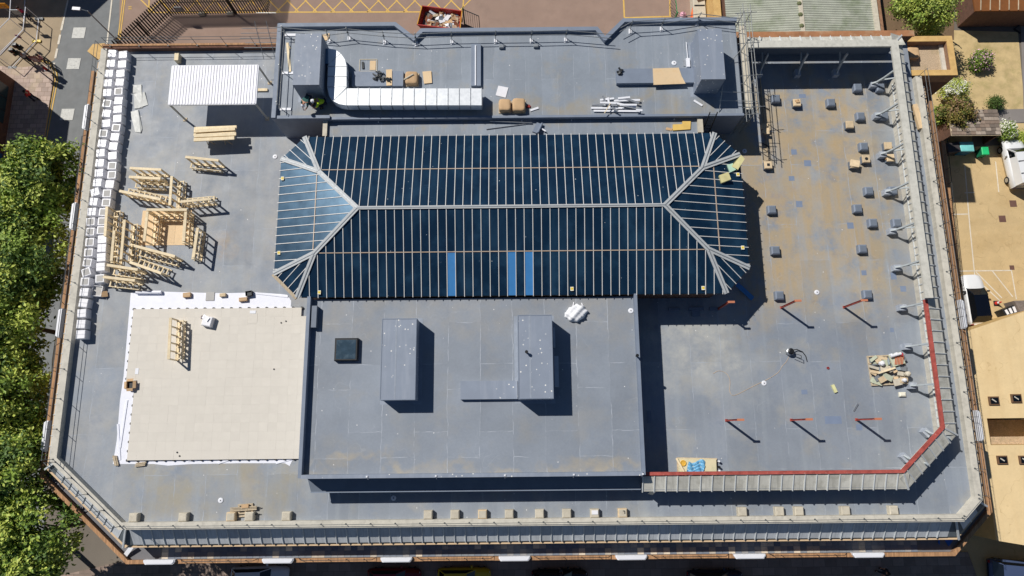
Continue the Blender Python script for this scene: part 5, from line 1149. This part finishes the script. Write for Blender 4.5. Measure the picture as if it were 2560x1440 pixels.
# white temporary fence
t = thing('temporary_fence', 'white tubular temporary fence angled across the side road', 'fence', (*P(62,75,0)[:2],0)); pts = [(66,-20),(60,76),(-10,146)]
for zz in (.12,1.9): pipe(MB(), [P(x,y,0)+Vector((0,0,zz)) for x,y in pts], .04).build('rail', M_WHITE, t)
for x, y in ((66,-20),(60,76),(-10,146)): p = P(x,y,0); MB().tube(p, p+Vector((0,0,1.9)), .03).build('post', M_WHITE, t)
t = thing('temporary_fence', 'white tubular temporary fence reaching the footway, with a yellow foot', 'fence', (*P(92,104,0)[:2],0)); pts = [(99,48),(93,104),(33,170)]
for zz in (.12,1.9): pipe(MB(), [P(x,y,0)+Vector((0,0,zz)) for x,y in pts], .04).build('rail', M_WHITE, t)
for x, y in ((99,48),(93,104),(33,170)): p = P(x,y,0); MB().tube(p, p+Vector((0,0,1.9)), .03).build('post', M_WHITE, t); MB().box(p.x-.4,p.y-.12,.01,p.x+.4,p.y+.12,.13).build('foot', M_YELL if x == 93 else M_DARK, t)
# footway guardrail at the corner
t = thing('pedestrian_guardrail', 'dark pedestrian guardrail curving round the footway corner', 'railing', (*P(125,165,.12)[:2],.12)); gp = [P(x,y,.12) for x,y in ((100,152),(118,150),(132,158),(137,172),(139,190))]
for zz in (.15,.95): pipe(MB(), [p+Vector((0,0,zz)) for p in gp], .025).build('rail', M_DARK, t)
for a, b in zip(gp, gp[1:]):
    for k in range(5): p = a+(b-a)*(k/5); MB().tube(p+Vector((0,0,0 if k == 0 else .15)), p+Vector((0,0,.95)), .025 if k == 0 else .01).build('bar', M_DARK, t)
stand = dict(pelvis=(0,0,.95),chest=(0,0,1.3),neck=(0,.02,1.5),head=(0,.03,1.64),shl=(-.2,0,1.4),ell=(-.26,.02,1.12),hal=(-.24,.14,.9),shr=(.2,0,1.4),elr=(.26,.02,1.12),har=(.24,.14,.9),hil=(-.1,0,.92),knl=(-.11,.12,.5),ftl=(-.12,.1,.08),tol=(-.13,.25,.05),hir=(.1,0,.92),knr=(.11,-.02,.5),ftr=(.12,-.2,.09),tor=(.12,-.07,.05))
HB = mat('dark_hair', C(44,32,26), rough=.8)
for q, cl, rz, lab in (((92,250),C(190,44,44),1.4,'person in a red top walking in the shade of the mural building'),((72,44),C(170,40,80),-.4,'person in a magenta top crossing in the shade at the junction'),((80,156),C(190,190,196),.4,'person in a pale top beside the small brown sign'),((122,160),C(206,150,150),2.6,'person in pink standing at the corner guardrail'),((2196,1424),C(40,40,46),1.5,'person in dark clothes on the shaded south footway'),((1400,1424),C(60,60,70),1.5,'person in grey on the shaded south footway')):
    p = P(*q,.12); person('person', lab, (p.x,p.y,.12 if q[1] > 100 else .01), rz, stand, (mat('top_%d' % q[0], cl, rough=.85), JN), SK, None, HB)
p = P(116,174,.12); t = thing('traffic_cone', 'red traffic cone lying near the corner guardrail', 'cone', (p.x,p.y,.12)); MB().box(-.18,-.18,0,.18,.18,.03).build('base', M_DARK, t, False); MB().lathe([(.13,.03),(.03,.5)],n=12).build('cone', mat('cone_red', C(206,50,40)), t, False)
# ---- palisade fence
t = thing('palisade_fence', 'dark steel palisade fence round the yard north of the building', 'fence', (*P(429,38,0)[:2],0))
fp = [P(x,y,.01) for x,y in ((318,140),(429,38),(672,33),(684,-40))]; M_PAL = mat('palisade_steel', C(40,36,32), rough=.6, var=.15, metal=.3); pale = MB().add([(-.07,-.01,.05),(.07,-.01,.05),(.07,-.01,2.4),(0,-.01,2.6),(-.07,-.01,2.4),(-.07,.03,.05),(.07,.03,.05),(.07,.03,2.4),(0,.03,2.6),(-.07,.03,2.4)],[(0,1,2,3,4),(9,8,7,6,5)]+[(i,i+5,(i+1)%5+5,(i+1)%5) for i in range(5)]).mesh('pale', M_PAL)
for a, b in zip(fp, fp[1:]):
    L = (b-a).length; n = round(L/.25); rz = math.atan2(b.y-a.y,b.x-a.x)
    for k in range(n): link('pale', pale, t, a+(b-a)*(k/n)-Vector(t.location), rz)
    for zz in (.5,1.9): MB().bar(a+Vector((0,0,zz)), b+Vector((0,0,zz)), .05, .06).build('rail', M_PAL, t)
    m = max(1, round(L/2.75))
    for k in range(m+1): q = a+(b-a)*(k/m); MB().box(q.x-.05,q.y-.09,0,q.x+.05,q.y-.02,2.3).build('post', M_PAL, t)
for x, y in ((506,36),(577,36)): p = P(x,y,0); one('fence_weight', MB().bev(p.x-.28,p.y-.2,.01,p.x+.28,p.y+.2,.3,.05), M_CONC, 'grey concrete weight at the foot of the palisade fence', 'weight', 'weights at the palisade fence')
p = P(447,18,1.6); one('notice_board', MB().box(p.x-.32,p.y-.2,1.3,p.x+.32,p.y-.17,1.9), M_GREY, 'small grey notice fixed on the palisade fence', 'notice')
MB().bar(P(640,32,1.2),P(690,32,1.2),.05,.05).build('gate_bar', M_SCAF, t)
# ---- skip
t = thing('waste_skip', 'red and yellow-edged skip full of rubble and cardboard north of the upper storey', 'skip', (*P(1100,50,0)[:2],0)); M_SKR = mat('skip_red', C(176,40,34), rough=.55, var=.12, stain=(C(120,70,40),2,.55,.72,.7))
tp = [P(x,y,1.5) for x,y in ((1055,15),(1155,28),(1150,74),(1043,62))]; bt = [P(x,y,.0) for x,y in ((1075,48),(1150,58),(1142,95),(1065,85))]
for i in range(4):
    a, b, c, d = bt[i], bt[(i+1)%4], tp[(i+1)%4], tp[i]; cen = sum(tp, Vector())/4; inn = [q+(cen-q).normalized()*.06 for q in (a,b,c,d)]
    MB().add([a,b,c,d]+inn, [(0,1,2,3),(7,6,5,4),(3,2,6,7),(0,3,7,4),(1,5,6,2)]).build('side_plate', M_SKR, t); MB().bar(c,d,.08,.1).build('rim', M_SKR if i in (0,2) else mat('skip_yellow', C(206,150,50)), t)
mid = [(a+(b-a)*.62) for a, b in zip(bt, tp)]; MB().poly(mid).build('fill', mat('rubble', C(120,112,106), rough=.95, var=.3, scale=5, bump=1, bscale=8), t)
rr = random.Random(77); cen = sum(mid, Vector())/4
for i in range(46):
    u, v = rr.random(), rr.random(); q = (mid[0]*(1-u)+mid[1]*u)*(1-v)+(mid[3]*(1-u)+mid[2]*u)*v; q = cen+(q-cen)*.88; a = rr.uniform(0,3.14); l = rr.uniform(.15,.55); d = Vector((math.cos(a)*l,math.sin(a)*l,rr.uniform(-.1,.2)))
    MB().bar(q-d+Vector((0,0,.1)), q+d+Vector((0,0,.12)), rr.uniform(.08,.4), rr.uniform(.02,.1)).build('debris', rr.choice((M_WRAP,M_WHITE,M_GREY,M_CARD,M_CARD,M_MDARK,M_TIMBD,mat('mid_brown', C(120,72,48)))), t)
# ---- gate leaf
t = thing('yard_gate', 'dark steel mesh gate leaf standing open beside the skip', 'gate', (*P(1162,60,0)[:2],0)); a, b = P(1162,62,0), P(1200,78,0); a.z = b.z = 0
MB().tube(a, a+Vector((0,0,2.6)), .07, 8).build('post', mat('green_post', C(40,80,56)), t)
for zz in (.1,2.4): MB().bar(a+Vector((0,0,zz)), b+Vector((0,0,zz)), .06, .06).build('rail', M_DARK, t)
for k in range(8): q = a+(b-a)*(k/7); MB().tube(q+Vector((0,0,.1)), q+Vector((0,0,2.4)), .016 if k < 7 else .035).build('bar', M_DARK, t)
# ---- stored site gear at the north-east yard corner
t = thing('green_post_gate', 'green steel gate frame beside orange barriers in the yard', 'gate', (*P(1674,60,0)[:2],0)); p = P(1680,66,0); M_GRN = mat('green_paint', C(40,140,84), rough=.5)
MB().box(p.x-.06,p.y-.06,0,p.x+.06,p.y+.06,2.2).build('post', M_GRN, t); MB().bar((p.x,p.y,2.1),(p.x-.1,p.y+2.4,2.1),.06,.06).build('top_rail', M_GRN, t)
for k in range(8): MB().bar((p.x-.02*k,p.y+.3*k,.1),(p.x-.02*k,p.y+.3*k,2.1),.03,.03).build('bar', M_DARK, t)
t = thing('orange_barriers', 'bundle of orange plastic barriers leaning in the yard corner', 'barriers', (*P(1735,60,0)[:2],0)); M_OR = mat('orange_plastic', C(240,110,36), rough=.5)
for a, b in (((1722,70),(1738,-20)),((1738,70),(1726,-20)),((1734,72),(1742,-25)),((1730,66),(1734,-10))): pa, pb = P(*a,0), P(*b,0); MB().bar(pa+Vector((0,0,.5)), pb+Vector((0,0,.9)), .22, .12).build('barrier', M_OR, t)
for k, (q, m, lab) in enumerate((((1708,36),mat('pink_bag', C(226,170,186)),'pink bag beside the orange barriers'),((1703,50),M_WRAP,'white bag beside the orange barriers'))): p = P(*q,.3); one('rubbish_bag', MB().lathe([(.15,0),(.32,.1),(.3,.3),(.12,.42)],(p.x,p.y,.01),10), m, lab, 'bag', smooth=True)
t = thing('concrete_tank', 'pale concrete tank with a tilted brown lid board in the yard corner', 'tank', (*P(1755,40,0)[:2],0)); x0,y0,x1,y1 = rect(1733,-20,1764,44,1.0); MB().bev(x0,y0,0,x1,y1,1.0,.05).build('body', M_CONC, t); MB().bar((x0+.2,y1-.6,1.15),(x1-.1,y1-.2,1.3),.9,.05).build('lid_board', mat('lid_brown', C(140,98,82)), t); MB().box(x0+.1,y0+1.2,1.0,x1-.1,y0+1.3,1.06).build('bar', M_DARK, t)
one('rubbish_bag', MB().lathe([(.2,0),(.42,.15),(.38,.4),(.14,.55)],(*P(1780,30,.3)[:2],.01),10), M_BLACK, 'black bag between the concrete tank and the ochre wall', 'bag', smooth=True)
# ---- shed with a corrugated roof
t = thing('corrugated_shed', 'long shed with a pale green corrugated roof north-east of the building', 'shed', (*P(2000,40,0)[:2],0)); ZS = 3.6; M_CORR = mat('weathered_corrugated', C(180,184,170), rough=.8, var=.14, scale=.8, stain=[(C(120,136,96),.5,.5,.72,.7),(C(206,206,196),.6,.55,.75,.6)])
xl, xr = P(1818,50,ZS).x, P(2190,50,ZS).x; yb = 28.6; yt = 56; xm = P(2003,50,ZS).x; n = 120
for (a, b, za, zb) in ((xl,xm,ZS-.25,ZS+.1),(xm,xr,ZS+.1,ZS-.25)):
    m_ = MB(); vs = []; fs = []
    for i in range(n*2+1): y = yb+(yt-yb)*i/(n*2); dz = .075 if i % 2 else 0; vs += [(a,y,za+dz),(b,y,zb+dz)]
    for i in range(n*2): fs.append((i*2,i*2+1,i*2+3,i*2+2))
    m_.add(vs, fs).build('corrugated_roof', M_CORR, t)
MB().box(xm-.18,yb,ZS+.08,xm+.18,yt,ZS+.2).build('ridge_flashing', M_CONC, t)
for k in range(9): y = 32.5+k*1.1; MB().lathe([(.22,0),(.18,.08),(.08,.12)],(xm-.1,y,ZS+.18),8).build('moss_patch', mat('moss', C(104,110,76)), t)
MB().box(xl,yb,0,xr,yt,ZS-.3).build('wall', M_BRICKD, t); MB().box(xr-.1,yb,ZS-.4,xr+.35,yt,ZS-.1).build('gutter', M_CONC, t); MB().box(xr+.35,yb,0,xr+.9,yt,ZS-.5).build('side_wall', M_BRICK, t)
MB().box(xl-.85,yb,0,xl-.2,yt,ZS-.8).build('ochre_wall', M_OCHRE, t)
# ---- gravel-roofed stair head at the north-east corner
t = thing('stair_head', 'square gravel-roofed stair head with ochre coping at the north-east corner', 'building', (*P(2320,140,0)[:2],0)); ZG = 11.2
x0,y0,x1,y1 = rect(2262,92,2385,189,ZG); x0 = 29.75; MB().box(x0,y0,0,x1,y1,ZG-1.0).build('wall', M_BRICKD, t)
w = .42; MB().box(x0,y0,ZG-1.0,x1,y0+w,ZG).box(x0,y1-w,ZG-1.0,x1,y1,ZG).box(x1-w,y0+w,ZG-1.0,x1,y1-w,ZG).box(x0,y0+w,ZG-1.0,x0+.25,y1-w,ZG).build('parapet', M_BRICK, t)
MB().box(x0,y0-.02,ZG,x1+.02,y0+w,ZG+.08).box(x0,y1-w,ZG,x1+.02,y1+.02,ZG+.08).box(x1-w,y0+w,ZG,x1+.02,y1-w,ZG+.08).build('coping', M_OCHRE, t)
MB().box(x1-w-.3,y0+w,ZG-.6,x1-w,y1-w,ZG-.4).build('flashing', M_LEDGE, t); MB().box(x0+.25,y0+w,ZG-1.01,x1-w,y1-w,ZG-.55).build('gravel', M_GRAVEL, t)
p = P(2284,125,ZG-.5); softbox((2269,117,2300,144), .4, ZG-.55, 'tan wrapped bale on the gravel roof of the stair head')
# ---- garden
PINK = [mat('pink_flower', C(232,190,204), rough=.7, var=.1), GREENS[1], GREENS[2]]; WHF = [mat('white_flower', C(236,236,220), rough=.7), GREENS[0], GREENS[1]]
DRY = [mat('dry_twig', C(150,124,92), rough=.9, var=.2), mat('dry_leaf', C(136,124,60), rough=.8, var=.2), mat('dull_green', C(98,108,48), rough=.8, var=.2)]
def shrub(q, z, r, label, mats, leaf=.09, nc=40, per=60, seed=1, cat='shrub', crad=.35, name='garden_shrub'):
    c = at(*q, z); return tree(label, (c[0],c[1],.0), [(c, r)], leaf, nc, per, seed, mats, cat, name, None, .06, crad)
tree('bright green garden tree east of the corrugated shed', (*P(2310,60,0)[:2],0), [(at(2320,22,4.5),(2.2,1.6,1.5)),(at(2275,0,4.2),(1.3,1.2,1.2))], .13, 75, 90, 61, [mat('lime_leaf', C(150,166,84), rough=.6, var=.15), GREENS[0], GREENS[1]], name='garden_tree', trunk_r=.14)
tree('clipped green hedge block below the garden tree', (*P(2325,72,0)[:2],0), [(at(2325,66,1.4),(1.15,.75,.9))], .08, 70, 90, 62, [GREENS[0],GREENS[0],GREENS[1]], 'hedge', 'hedge', None, .08, .4)
shrub((2455,150),.7,(.8,.75,.5),'round pink-flowering bush in the middle of the lawn',PINK,.1,60,60,63)
shrub((2437,160),.4,(.45,.6,.35),'low dark green edge of the flower bed on the lawn',[GREENS[1],GREENS[2],GREENS[2]],.08,30,50,64)
shrub((2385,225),1.2,(1.3,.75,.8),'bright green white-flowering shrub beside the stair head',[GREENS[0],WHF[0],GREENS[0]],.1,60,70,65)
shrub((2395,285),2.0,(1.5,1.4,1.0),'large dry brown twiggy shrub covering the bin store roof',DRY,.12,80,80,66)
shrub((2350,290),1.0,(.7,.8,.7),'green shrub at the west end of the bin store',[GREENS[1],GREENS[0],GREENS[2]],.1,40,60,67)
shrub((2490,258),.6,(.6,.45,.4),'small dark clipped shrub at the lawn corner',[mat('olive_leaf', C(78,84,40), rough=.8),GREENS[2],GREENS[2]],.07,40,60,68)
shrub((2516,328),1.0,(.65,.75,.7),'green bush with white flowers between the bin store and the white van',[WHF[0],GREENS[1],GREENS[1]],.1,50,60,69)
shrub((2558,345),.7,(.5,.6,.5),'yellow-green shrub at the path edge behind the white van',[GREENS[0],GREENS[0],GREENS[1]],.08,35,50,70)
p = P(2543,75,.02); one('garden_ornament', MB().bar((p.x-.3,p.y+.1,.03),(p.x+.1,p.y+.35,.25),.12,.08).bar((p.x-.3,p.y+.1,.03),(p.x+.2,p.y-.35,.06),.12,.08), M_DARK, 'dark angled bracket lying on the path by the lawn', 'bracket')
t = thing('brown_roofed_house', 'brown ribbed roof of a house beyond the garden path', 'house', (*P(2480,0,0)[:2],0)); x0 = P(2386,20,0).x; yq = P(2460,26,2.6).y
MB().box(x0,yq,0,x0+12,yq+8,2.6).build('wall', M_BRICKD, t); MB().box(x0-.15,yq-.15,2.6,x0+12,yq+8,2.75).build('roof', mat('rust_roof', C(128,78,36), rough=.8, var=.15), t)
for k in range(14): MB().bar((x0+.3+k*.85,yq-.1,2.8),(x0+1.0+k*.85,yq+4,2.8),.06,.06).build('roof_rib', M_TIMBD, t)
# bin store
t = thing('bin_store', 'open-fronted bin store with a weathered tiled roof beside the car park', 'shed', (*P(2435,320,0)[:2],0)); zb = 2.1; x0,y0,x1,y1 = rect(2374,276,2496,337,zb)
MB().box(x0,y1-.1,0,x1,y1,zb).box(x0,y0,0,x0+.1,y1-.1,zb).box(x1-.1,y0,0,x1,y1-.1,zb).build('wall', M_BRICKD, t)
TM = [mat('roof_tile_%d' % i, c, rough=.9, var=.15, scale=5, obj=True, rnd=.15) for i, c in enumerate((C(142,124,110), C(120,108,98), C(168,154,140)))]
nx, ny = 10, 7; tms = [MB().box(-.5*(x1-x0)/nx+.01,-.5*(y1-y0)/ny-.03,0,.5*(x1-x0)/nx-.01,.5*(y1-y0)/ny,.04).xf(Matrix.Rotation(-.07,4,'X')).mesh('roof_tile', m) for m in TM]
rf = MB().box(x0-.05,y0-.1,zb,x1+.05,y1,zb+.05).build('roof_board', M_TIMBD, t); rr = random.Random(2)
for j in range(ny):
    for i in range(nx): link('roof_tile', rr.choice(tms), rf, Vector((x0+(i+.5+(.25 if j % 2 else 0)*.8)*(x1-x0)/nx-.05, y0+(j+.5)*(y1-y0)/ny, zb+.07+.012*j))-wloc(rf))
def bin_(q, w, d, h, m, lab, lidm=None, rz=0.0):
    p = P(*q, h); t = thing('wheelie_bin', lab, 'bin', (p.x,p.y,.012), rz); MB().add([(-w*.42,-d*.42,.1),(w*.42,-d*.42,.1),(w*.42,d*.42,.1),(-w*.42,d*.42,.1),(-w/2,-d/2,h-.1),(w/2,-d/2,h-.1),(w/2,d/2,h-.1),(-w/2,d/2,h-.1)],[(3,2,1,0),(0,1,5,4),(1,2,6,5),(2,3,7,6),(3,0,4,7),(4,5,6,7)]).build('body', m, t, False)
    MB().bev(-w/2-.03,-d/2-.04,h-.1,w/2+.03,d/2+.03,h,.05).build('lid', lidm or m, t, False); MB().tube((-w/2,d/2+.05,h-.12),(w/2,d/2+.05,h-.12),.02).build('handle', M_DARK, t, False)
    for s in (-1,1): MB().tube((s*w*.4,d*.4,.09),(s*w*.48,d*.4,.09),.09,10).tube((s*w*.4,-d*.35,.09),(s*w*.48,-d*.35,.09),.09,10).build('wheel', M_BLACK, t, False)
bin_((2384,368),1.15,.85,1.25,mat('charcoal_bin', C(64,60,62), rough=.6),'large charcoal four-wheeled bin in front of the bin store',rz=.12)
bin_((2418,366),1.15,.85,1.25,mat('blue_bin', C(30,110,150), rough=.5),'large blue four-wheeled bin with a pale turquoise lid',mat('turquoise_lid', C(130,214,212), rough=.5))
bin_((2464,376),.58,.72,1.05,mat('green_bin', C(30,120,86), rough=.5),'small wheeled bin with a bright green lid',mat('green_lid', C(40,196,120), rough=.5))
# ---- cars
M_GL = mat('car_glass', C(14,18,24), rough=.05, spec=.8, var=.05); M_TYRE = mat('tyre', C(24,24,26), rough=.9)
def car(q, rz, label, L, W, H, paint, roof=None, kind='hatch', zref=.8, grp=None, zb=.015):
    """lofted body, glazed upper part, wheels, lamps; the car points along its +y"""
    p = P(*q, zref); t = thing('parked_car' if kind == 'hatch' else 'parked_van', label, 'car' if kind == 'hatch' else 'van', (p.x,p.y,zb), rz, grp); h = W/2
    st = [(-.5,.80,.50,.62),(-.485,.92,.32,.80),(-.42,.98,.26,.90),(-.2,1.0,.22,.93),(.1,1.0,.22,.93),(.24,1.0,.22,.92),(.36,.97,.24,.84),(.45,.88,.28,.74),(.485,.76,.34,.66),(.5,.60,.42,.58)]
    if kind == 'van': st = [(-.5,.92,.35,1.0),(-.49,.97,.28,1.05),(-.2,1.0,.24,1.08),(.2,1.0,.24,1.08),(.30,.98,.24,1.04),(.42,.92,.26,.92),(.485,.80,.32,.76),(.5,.66,.40,.62)]
    m_ = MB(); rings = []
    for f_, wf, z0, z1 in st:
        y = f_*L; w_ = wf*h; rings.append([(-w_*.9,y,z0),(-w_,y,z0+(z1-z0)*.35),(-w_*.985,y,z0+(z1-z0)*.75),(-w_*.9,y,z1),(-w_*.5,y,z1+.035),(0,y,z1+.045),(w_*.5,y,z1+.035),(w_*.9,y,z1),(w_*.985,y,z0+(z1-z0)*.75),(w_,y,z0+(z1-z0)*.35),(w_*.9,y,z0)])
    n = len(rings[0]); vs = [v for r in rings for v in r]; fs = [(j*n+i,j*n+(i+1)%n,(j+1)*n+(i+1)%n,(j+1)*n+i) for j in range(len(rings)-1) for i in range(n)]+[tuple(range(n)),tuple(range(len(vs)-1,len(vs)-n-1,-1))]
    o = m_.add(vs, [tuple(reversed(f)) for f in fs]).build('body', paint, t, False, smooth=True)
    a0, a1, r0, r1 = ((-.46,.22,-.36,.06) if kind == 'hatch' else (-.49,.29,-.485,.14)); zb_ = .93 if kind == 'hatch' else 1.06
    bw, rw = (h*.84, h*.66) if kind == 'hatch' else (h*.90, h*.80)
    B = [(-bw,a0*L,zb_),(bw,a0*L,zb_),(bw,a1*L,zb_-.02),(-bw,a1*L,zb_-.02)]; T = [(-rw,r0*L,H),(rw,r0*L,H),(rw,r1*L,H-.02),(-rw,r1*L,H-.02)]
    gm = M_GL if kind == 'hatch' else paint
    MB().add([B[2],B[3],T[3],T[2]],[(0,1,2,3)]).build('windscreen', M_GL, t, False)
    MB().add([B[0],B[1],T[1],T[0]],[(0,1,2,3)]).build('rear_window', M_GL if kind == 'hatch' else paint, t, False)
    for s, (i0, i1) in ((1,(1,2)),(-1,(3,0))): MB().add([B[i0],B[i1],T[i1],T[i0]],[(0,1,2,3)]).build('side_window', gm, t, False)
    if kind == 'van':
        for s in (-1,1): MB().add([(s*(bw+.004),.08*L,1.1),(s*(bw+.004),.26*L,1.08),(s*(rw+.03),.14*L,H-.15),(s*(rw+.03),.06*L,H-.15)],[(0,1,2,3) if s > 0 else (3,2,1,0)]).build('cab_window', M_GL, t, False)
        for y in (-.3,-.05): MB().bar((-rw,y*L,H+.05),(rw,y*L,H+.05),.05,.04).build('roof_bar', M_DARK, t, False)
    rm_ = MB(); k = 6; vs = []; fs = []
    for j in range(k+1):
        for i in range(k+1):
            u, v = i/k, j/k; x = (-rw+2*rw*u); y = (r0+(r1-r0)*v)*L; vs.append((x,y,H-.005-.02*v+.05*(1-(2*u-1)**2)*(1-.6*(2*v-1)**4)))
    for j in range(k):
        for i in range(k): q_ = j*(k+1)+i; fs.append((q_,q_+1,q_+k+2,q_+k+1))
    rm_.add(vs, fs).build('roof', roof or paint, t, False, smooth=True)
    for i0, i1 in ((0,0),(1,1),(2,2),(3,3)): MB().bar(B[i0],T[i1],.06,.05).build('pillar', paint if not roof else roof, t, False)
    for sx in (-1,1):
        for y in (-.31,.32):
            wl = MB().tube((sx*(h-.2),y*L,.31),(sx*(h+.005),y*L,.31),.31,16).build('wheel', M_TYRE, t, False); MB().tube((sx*(h-.02),y*L,.31),(sx*(h+.012),y*L,.31),.2,12).build('rim', M_GALV, wl, False)
        MB().bev(sx*h*.52-.13,.455*L,.60,sx*h*.52+.13,.482*L,.70,.02).build('headlight', mat('lamp_glass', C(210,214,218), rough=.1), t, False)
        MB().box(sx*h*.72-.1,-.502*L,.6,sx*h*.72+.1,-.49*L,.8).build('tail_light', mat('tail_red', C(150,20,20), rough=.2), t, False)
        MB().bev(sx*(h+.12)-.1,.13*L,.95,sx*(h+.12)+.1,.16*L,1.1,.03).build('mirror', M_BLACK if roof else paint, t, False)
    return t
WP = mat('white_car_paint', C(232,234,236), rough=.25, var=.02, spec=.6); 
car((2440,748), .03, 'white car with a black panoramic roof parked beside the east wall', 4.35, 1.8, 1.5, WP, mat('black_gloss', C(10,14,24), rough=.08, spec=.8, var=.02))
car((2545,406), .06, 'white panel van parked beside the bins', 4.5, 1.85, 1.85, WP, None, 'van', .9)
car((648,1446), -math.pi/2+.02, 'white car parked on the south street beside the lit kerb', 4.6, 1.8, 1.5, WP)
car((985,1450), -math.pi/2, 'dark red car parked in the shade of the south street', 4.2, 1.75, 1.48, mat('dark_red_paint', C(120,16,24), rough=.25, var=.02, spec=.6))
car((1160,1449), -math.pi/2, 'yellow car parked in the shade of the south street', 4.2, 1.75, 1.48, mat('yellow_paint', C(210,180,30), rough=.25, var=.02, spec=.6))
car((1400,1454), -math.pi/2, 'black car parked in the shade beside the yellow car', 4.4, 1.8, 1.5, mat('black_paint', C(16,16,20), rough=.25, var=.02, spec=.6))
car((1790,1456), -math.pi/2, 'dark blue car parked in the shade at the middle of the south street', 4.4, 1.8, 1.5, mat('navy_paint', C(20,30,60), rough=.25, var=.02, spec=.6))
car((2545,1432), -math.pi/2-.1, 'blue-grey car parked below the tan-roofed block', 4.4, 1.8, 1.5, mat('blue_grey_paint', C(70,84,116), rough=.25, var=.02, spec=.6))
p = P(2496,757,.3); t = thing('traffic_cone', 'red and white traffic cone in the car park', 'cone', (p.x,p.y,.015)); MB().box(-.22,-.22,0,.22,.22,.04).build('base', M_DARK, t, False); MB().lathe([(.16,.04),(.11,.28)],n=12).build('cone_lower', mat('cone_red', C(206,50,40)), t, False); MB().lathe([(.11,.28),(.075,.46)],n=12).build('sleeve', M_WHITE, t, False); MB().lathe([(.075,.46),(.03,.7)],n=12).build('cone_tip', mat('cone_red', None) if 0 else MATS['cone_red'], t, False)
# ---- tan-roofed block to the east
t = thing('tan_roofed_block', 'low block with a flat tan roof, small rooflights and a sunken light well', 'building', (*P(2500,1100,0)[:2],0)); ZT = 4.2
cor = [P(x,y,ZT) for x,y in ((2417,828),(2570,776),(2900,690),(2900,1420),(2495,1352))]
well = rect(2472,1045,2640,1112,ZT)
xs_, ys_ = (well[0],well[2]), (well[1],well[3])
wA = cor[0]; wB = cor[4]
xw_at = lambda y: wA.x+(wB.x-wA.x)*(wA.y-y)/(wA.y-wB.y)
top = [(xw_at(ys_[1]),ys_[1])]+[(c.x,c.y) for c in cor[:3]]+[(cor[2].x,ys_[1])]
low = [(xw_at(ys_[0]),ys_[0]),(cor[3].x,ys_[0]),(cor[3].x,cor[3].y),(wB.x,wB.y)]
lef = [(xw_at(ys_[0]),ys_[0]),(xs_[0],ys_[0]),(xs_[0],ys_[1]),(xw_at(ys_[1]),ys_[1])]
rig = [(xs_[1],ys_[0]),(cor[3].x,ys_[0]),(cor[2].x,ys_[1]),(xs_[1],ys_[1])]
for q in (top, low, lef, rig):
    MB().prism(q, 0, ZT-.2).build('wall', mat('tan_render', C(214,180,120), rough=.8, var=.08), t); MB().prism(q, ZT-.2, ZT).build('roof', M_TANR, t)
MB().box(xs_[0],ys_[0],ZT-3.0,xs_[1],ys_[1],ZT-2.6).build('well_floor', M_GRAVEL, t)
for k, x in enumerate((2538,2548)): p = P(x,1085,ZT-1.6); MB().box(p.x-.06,ys_[1]-.12,ZT-2.6,p.x+.06,ys_[1]-.02,ZT-.3).build('well_mullion', M_LEDGE, t)
MB().box(xs_[0]+1.6,ys_[1]-.1,ZT-2.4,xs_[1],ys_[1]-.03,ZT-.6).build('well_window', M_GL, t)
for x, y in ((2486,1002),(2542,996),(2507,1150),(2562,1150)):
    x0,y0,x1,y1 = rect(x-13,y-11,x+13,y+11,ZT+.12); f_ = MB().bev(x0,y0,ZT-.01,x1,y1,ZT+.14,.03).build('rooflight', mat('brown_frame', C(104,78,56)), t); MB().box(x0+.1,y0+.1,ZT+.13,x1-.1,y1-.1,ZT+.155).build('pane', M_GL, f_); MB().bar((x0+.2,y1-.2,ZT+.17),(x1-.3,y0+.25,ZT+.17),.08,.01).build('blind_strip', M_LEDGE, f_)
t = thing('cellar_light', 'low slate-edged glazed light north of the tan-roofed block', 'rooflight', (*P(2530,775,0)[:2],0)); a = [P(x,y,1.0) for x,y in ((2505,775),(2540,760),(2548,782),(2515,790))]; MB().prism([(q.x,q.y) for q in a], 0, 1.0).build('frame', M_DARK, t)
for k in range(3): u = .2+.28*k; q0 = a[0]+(a[1]-a[0])*u; q1 = a[3]+(a[2]-a[3])*u; MB().bar(q0*.85+q1*.15+Vector((0,0,.03)), q0*.15+q1*.85+Vector((0,0,.03)), .22, .02).build('pane', M_WHITE, t)
b_ = [P(x,y,1.3) for x,y in ((2535,752),(2640,748),(2640,775),(2552,782))]; MB().prism([(q.x,q.y) for q in b_], 0, 1.3).build('slate_roof', mat('slate_roof', C(120,112,108), rough=.9, var=.25, scale=6), t)
# boundary wall east of the building, at ground level
t = thing('boundary_wall', 'low brown brick boundary wall with a thin rail between the building and car park', 'wall', (*P(2350,400,0)[:2],0)); a, b = P(2357,352,1.5), P(2392,690,1.5); MB().bar((a.x,a.y,.75),(b.x,b.y,.75),.3,1.5,up=(0,0,1)).build('brickwork', M_BRICK, t); MB().bar((a.x,a.y,1.53),(b.x,b.y,1.53),.38,.06).build('coping', M_COPING, t)
MB().tube((a.x,a.y,2.1),(b.x,b.y,2.1),.025).build('rail', M_DARK, t)
for k in range(10): q = a+(b-a)*(k/9); MB().tube((q.x,q.y,1.5),(q.x,q.y,2.1),.02).build('post', M_DARK, t)
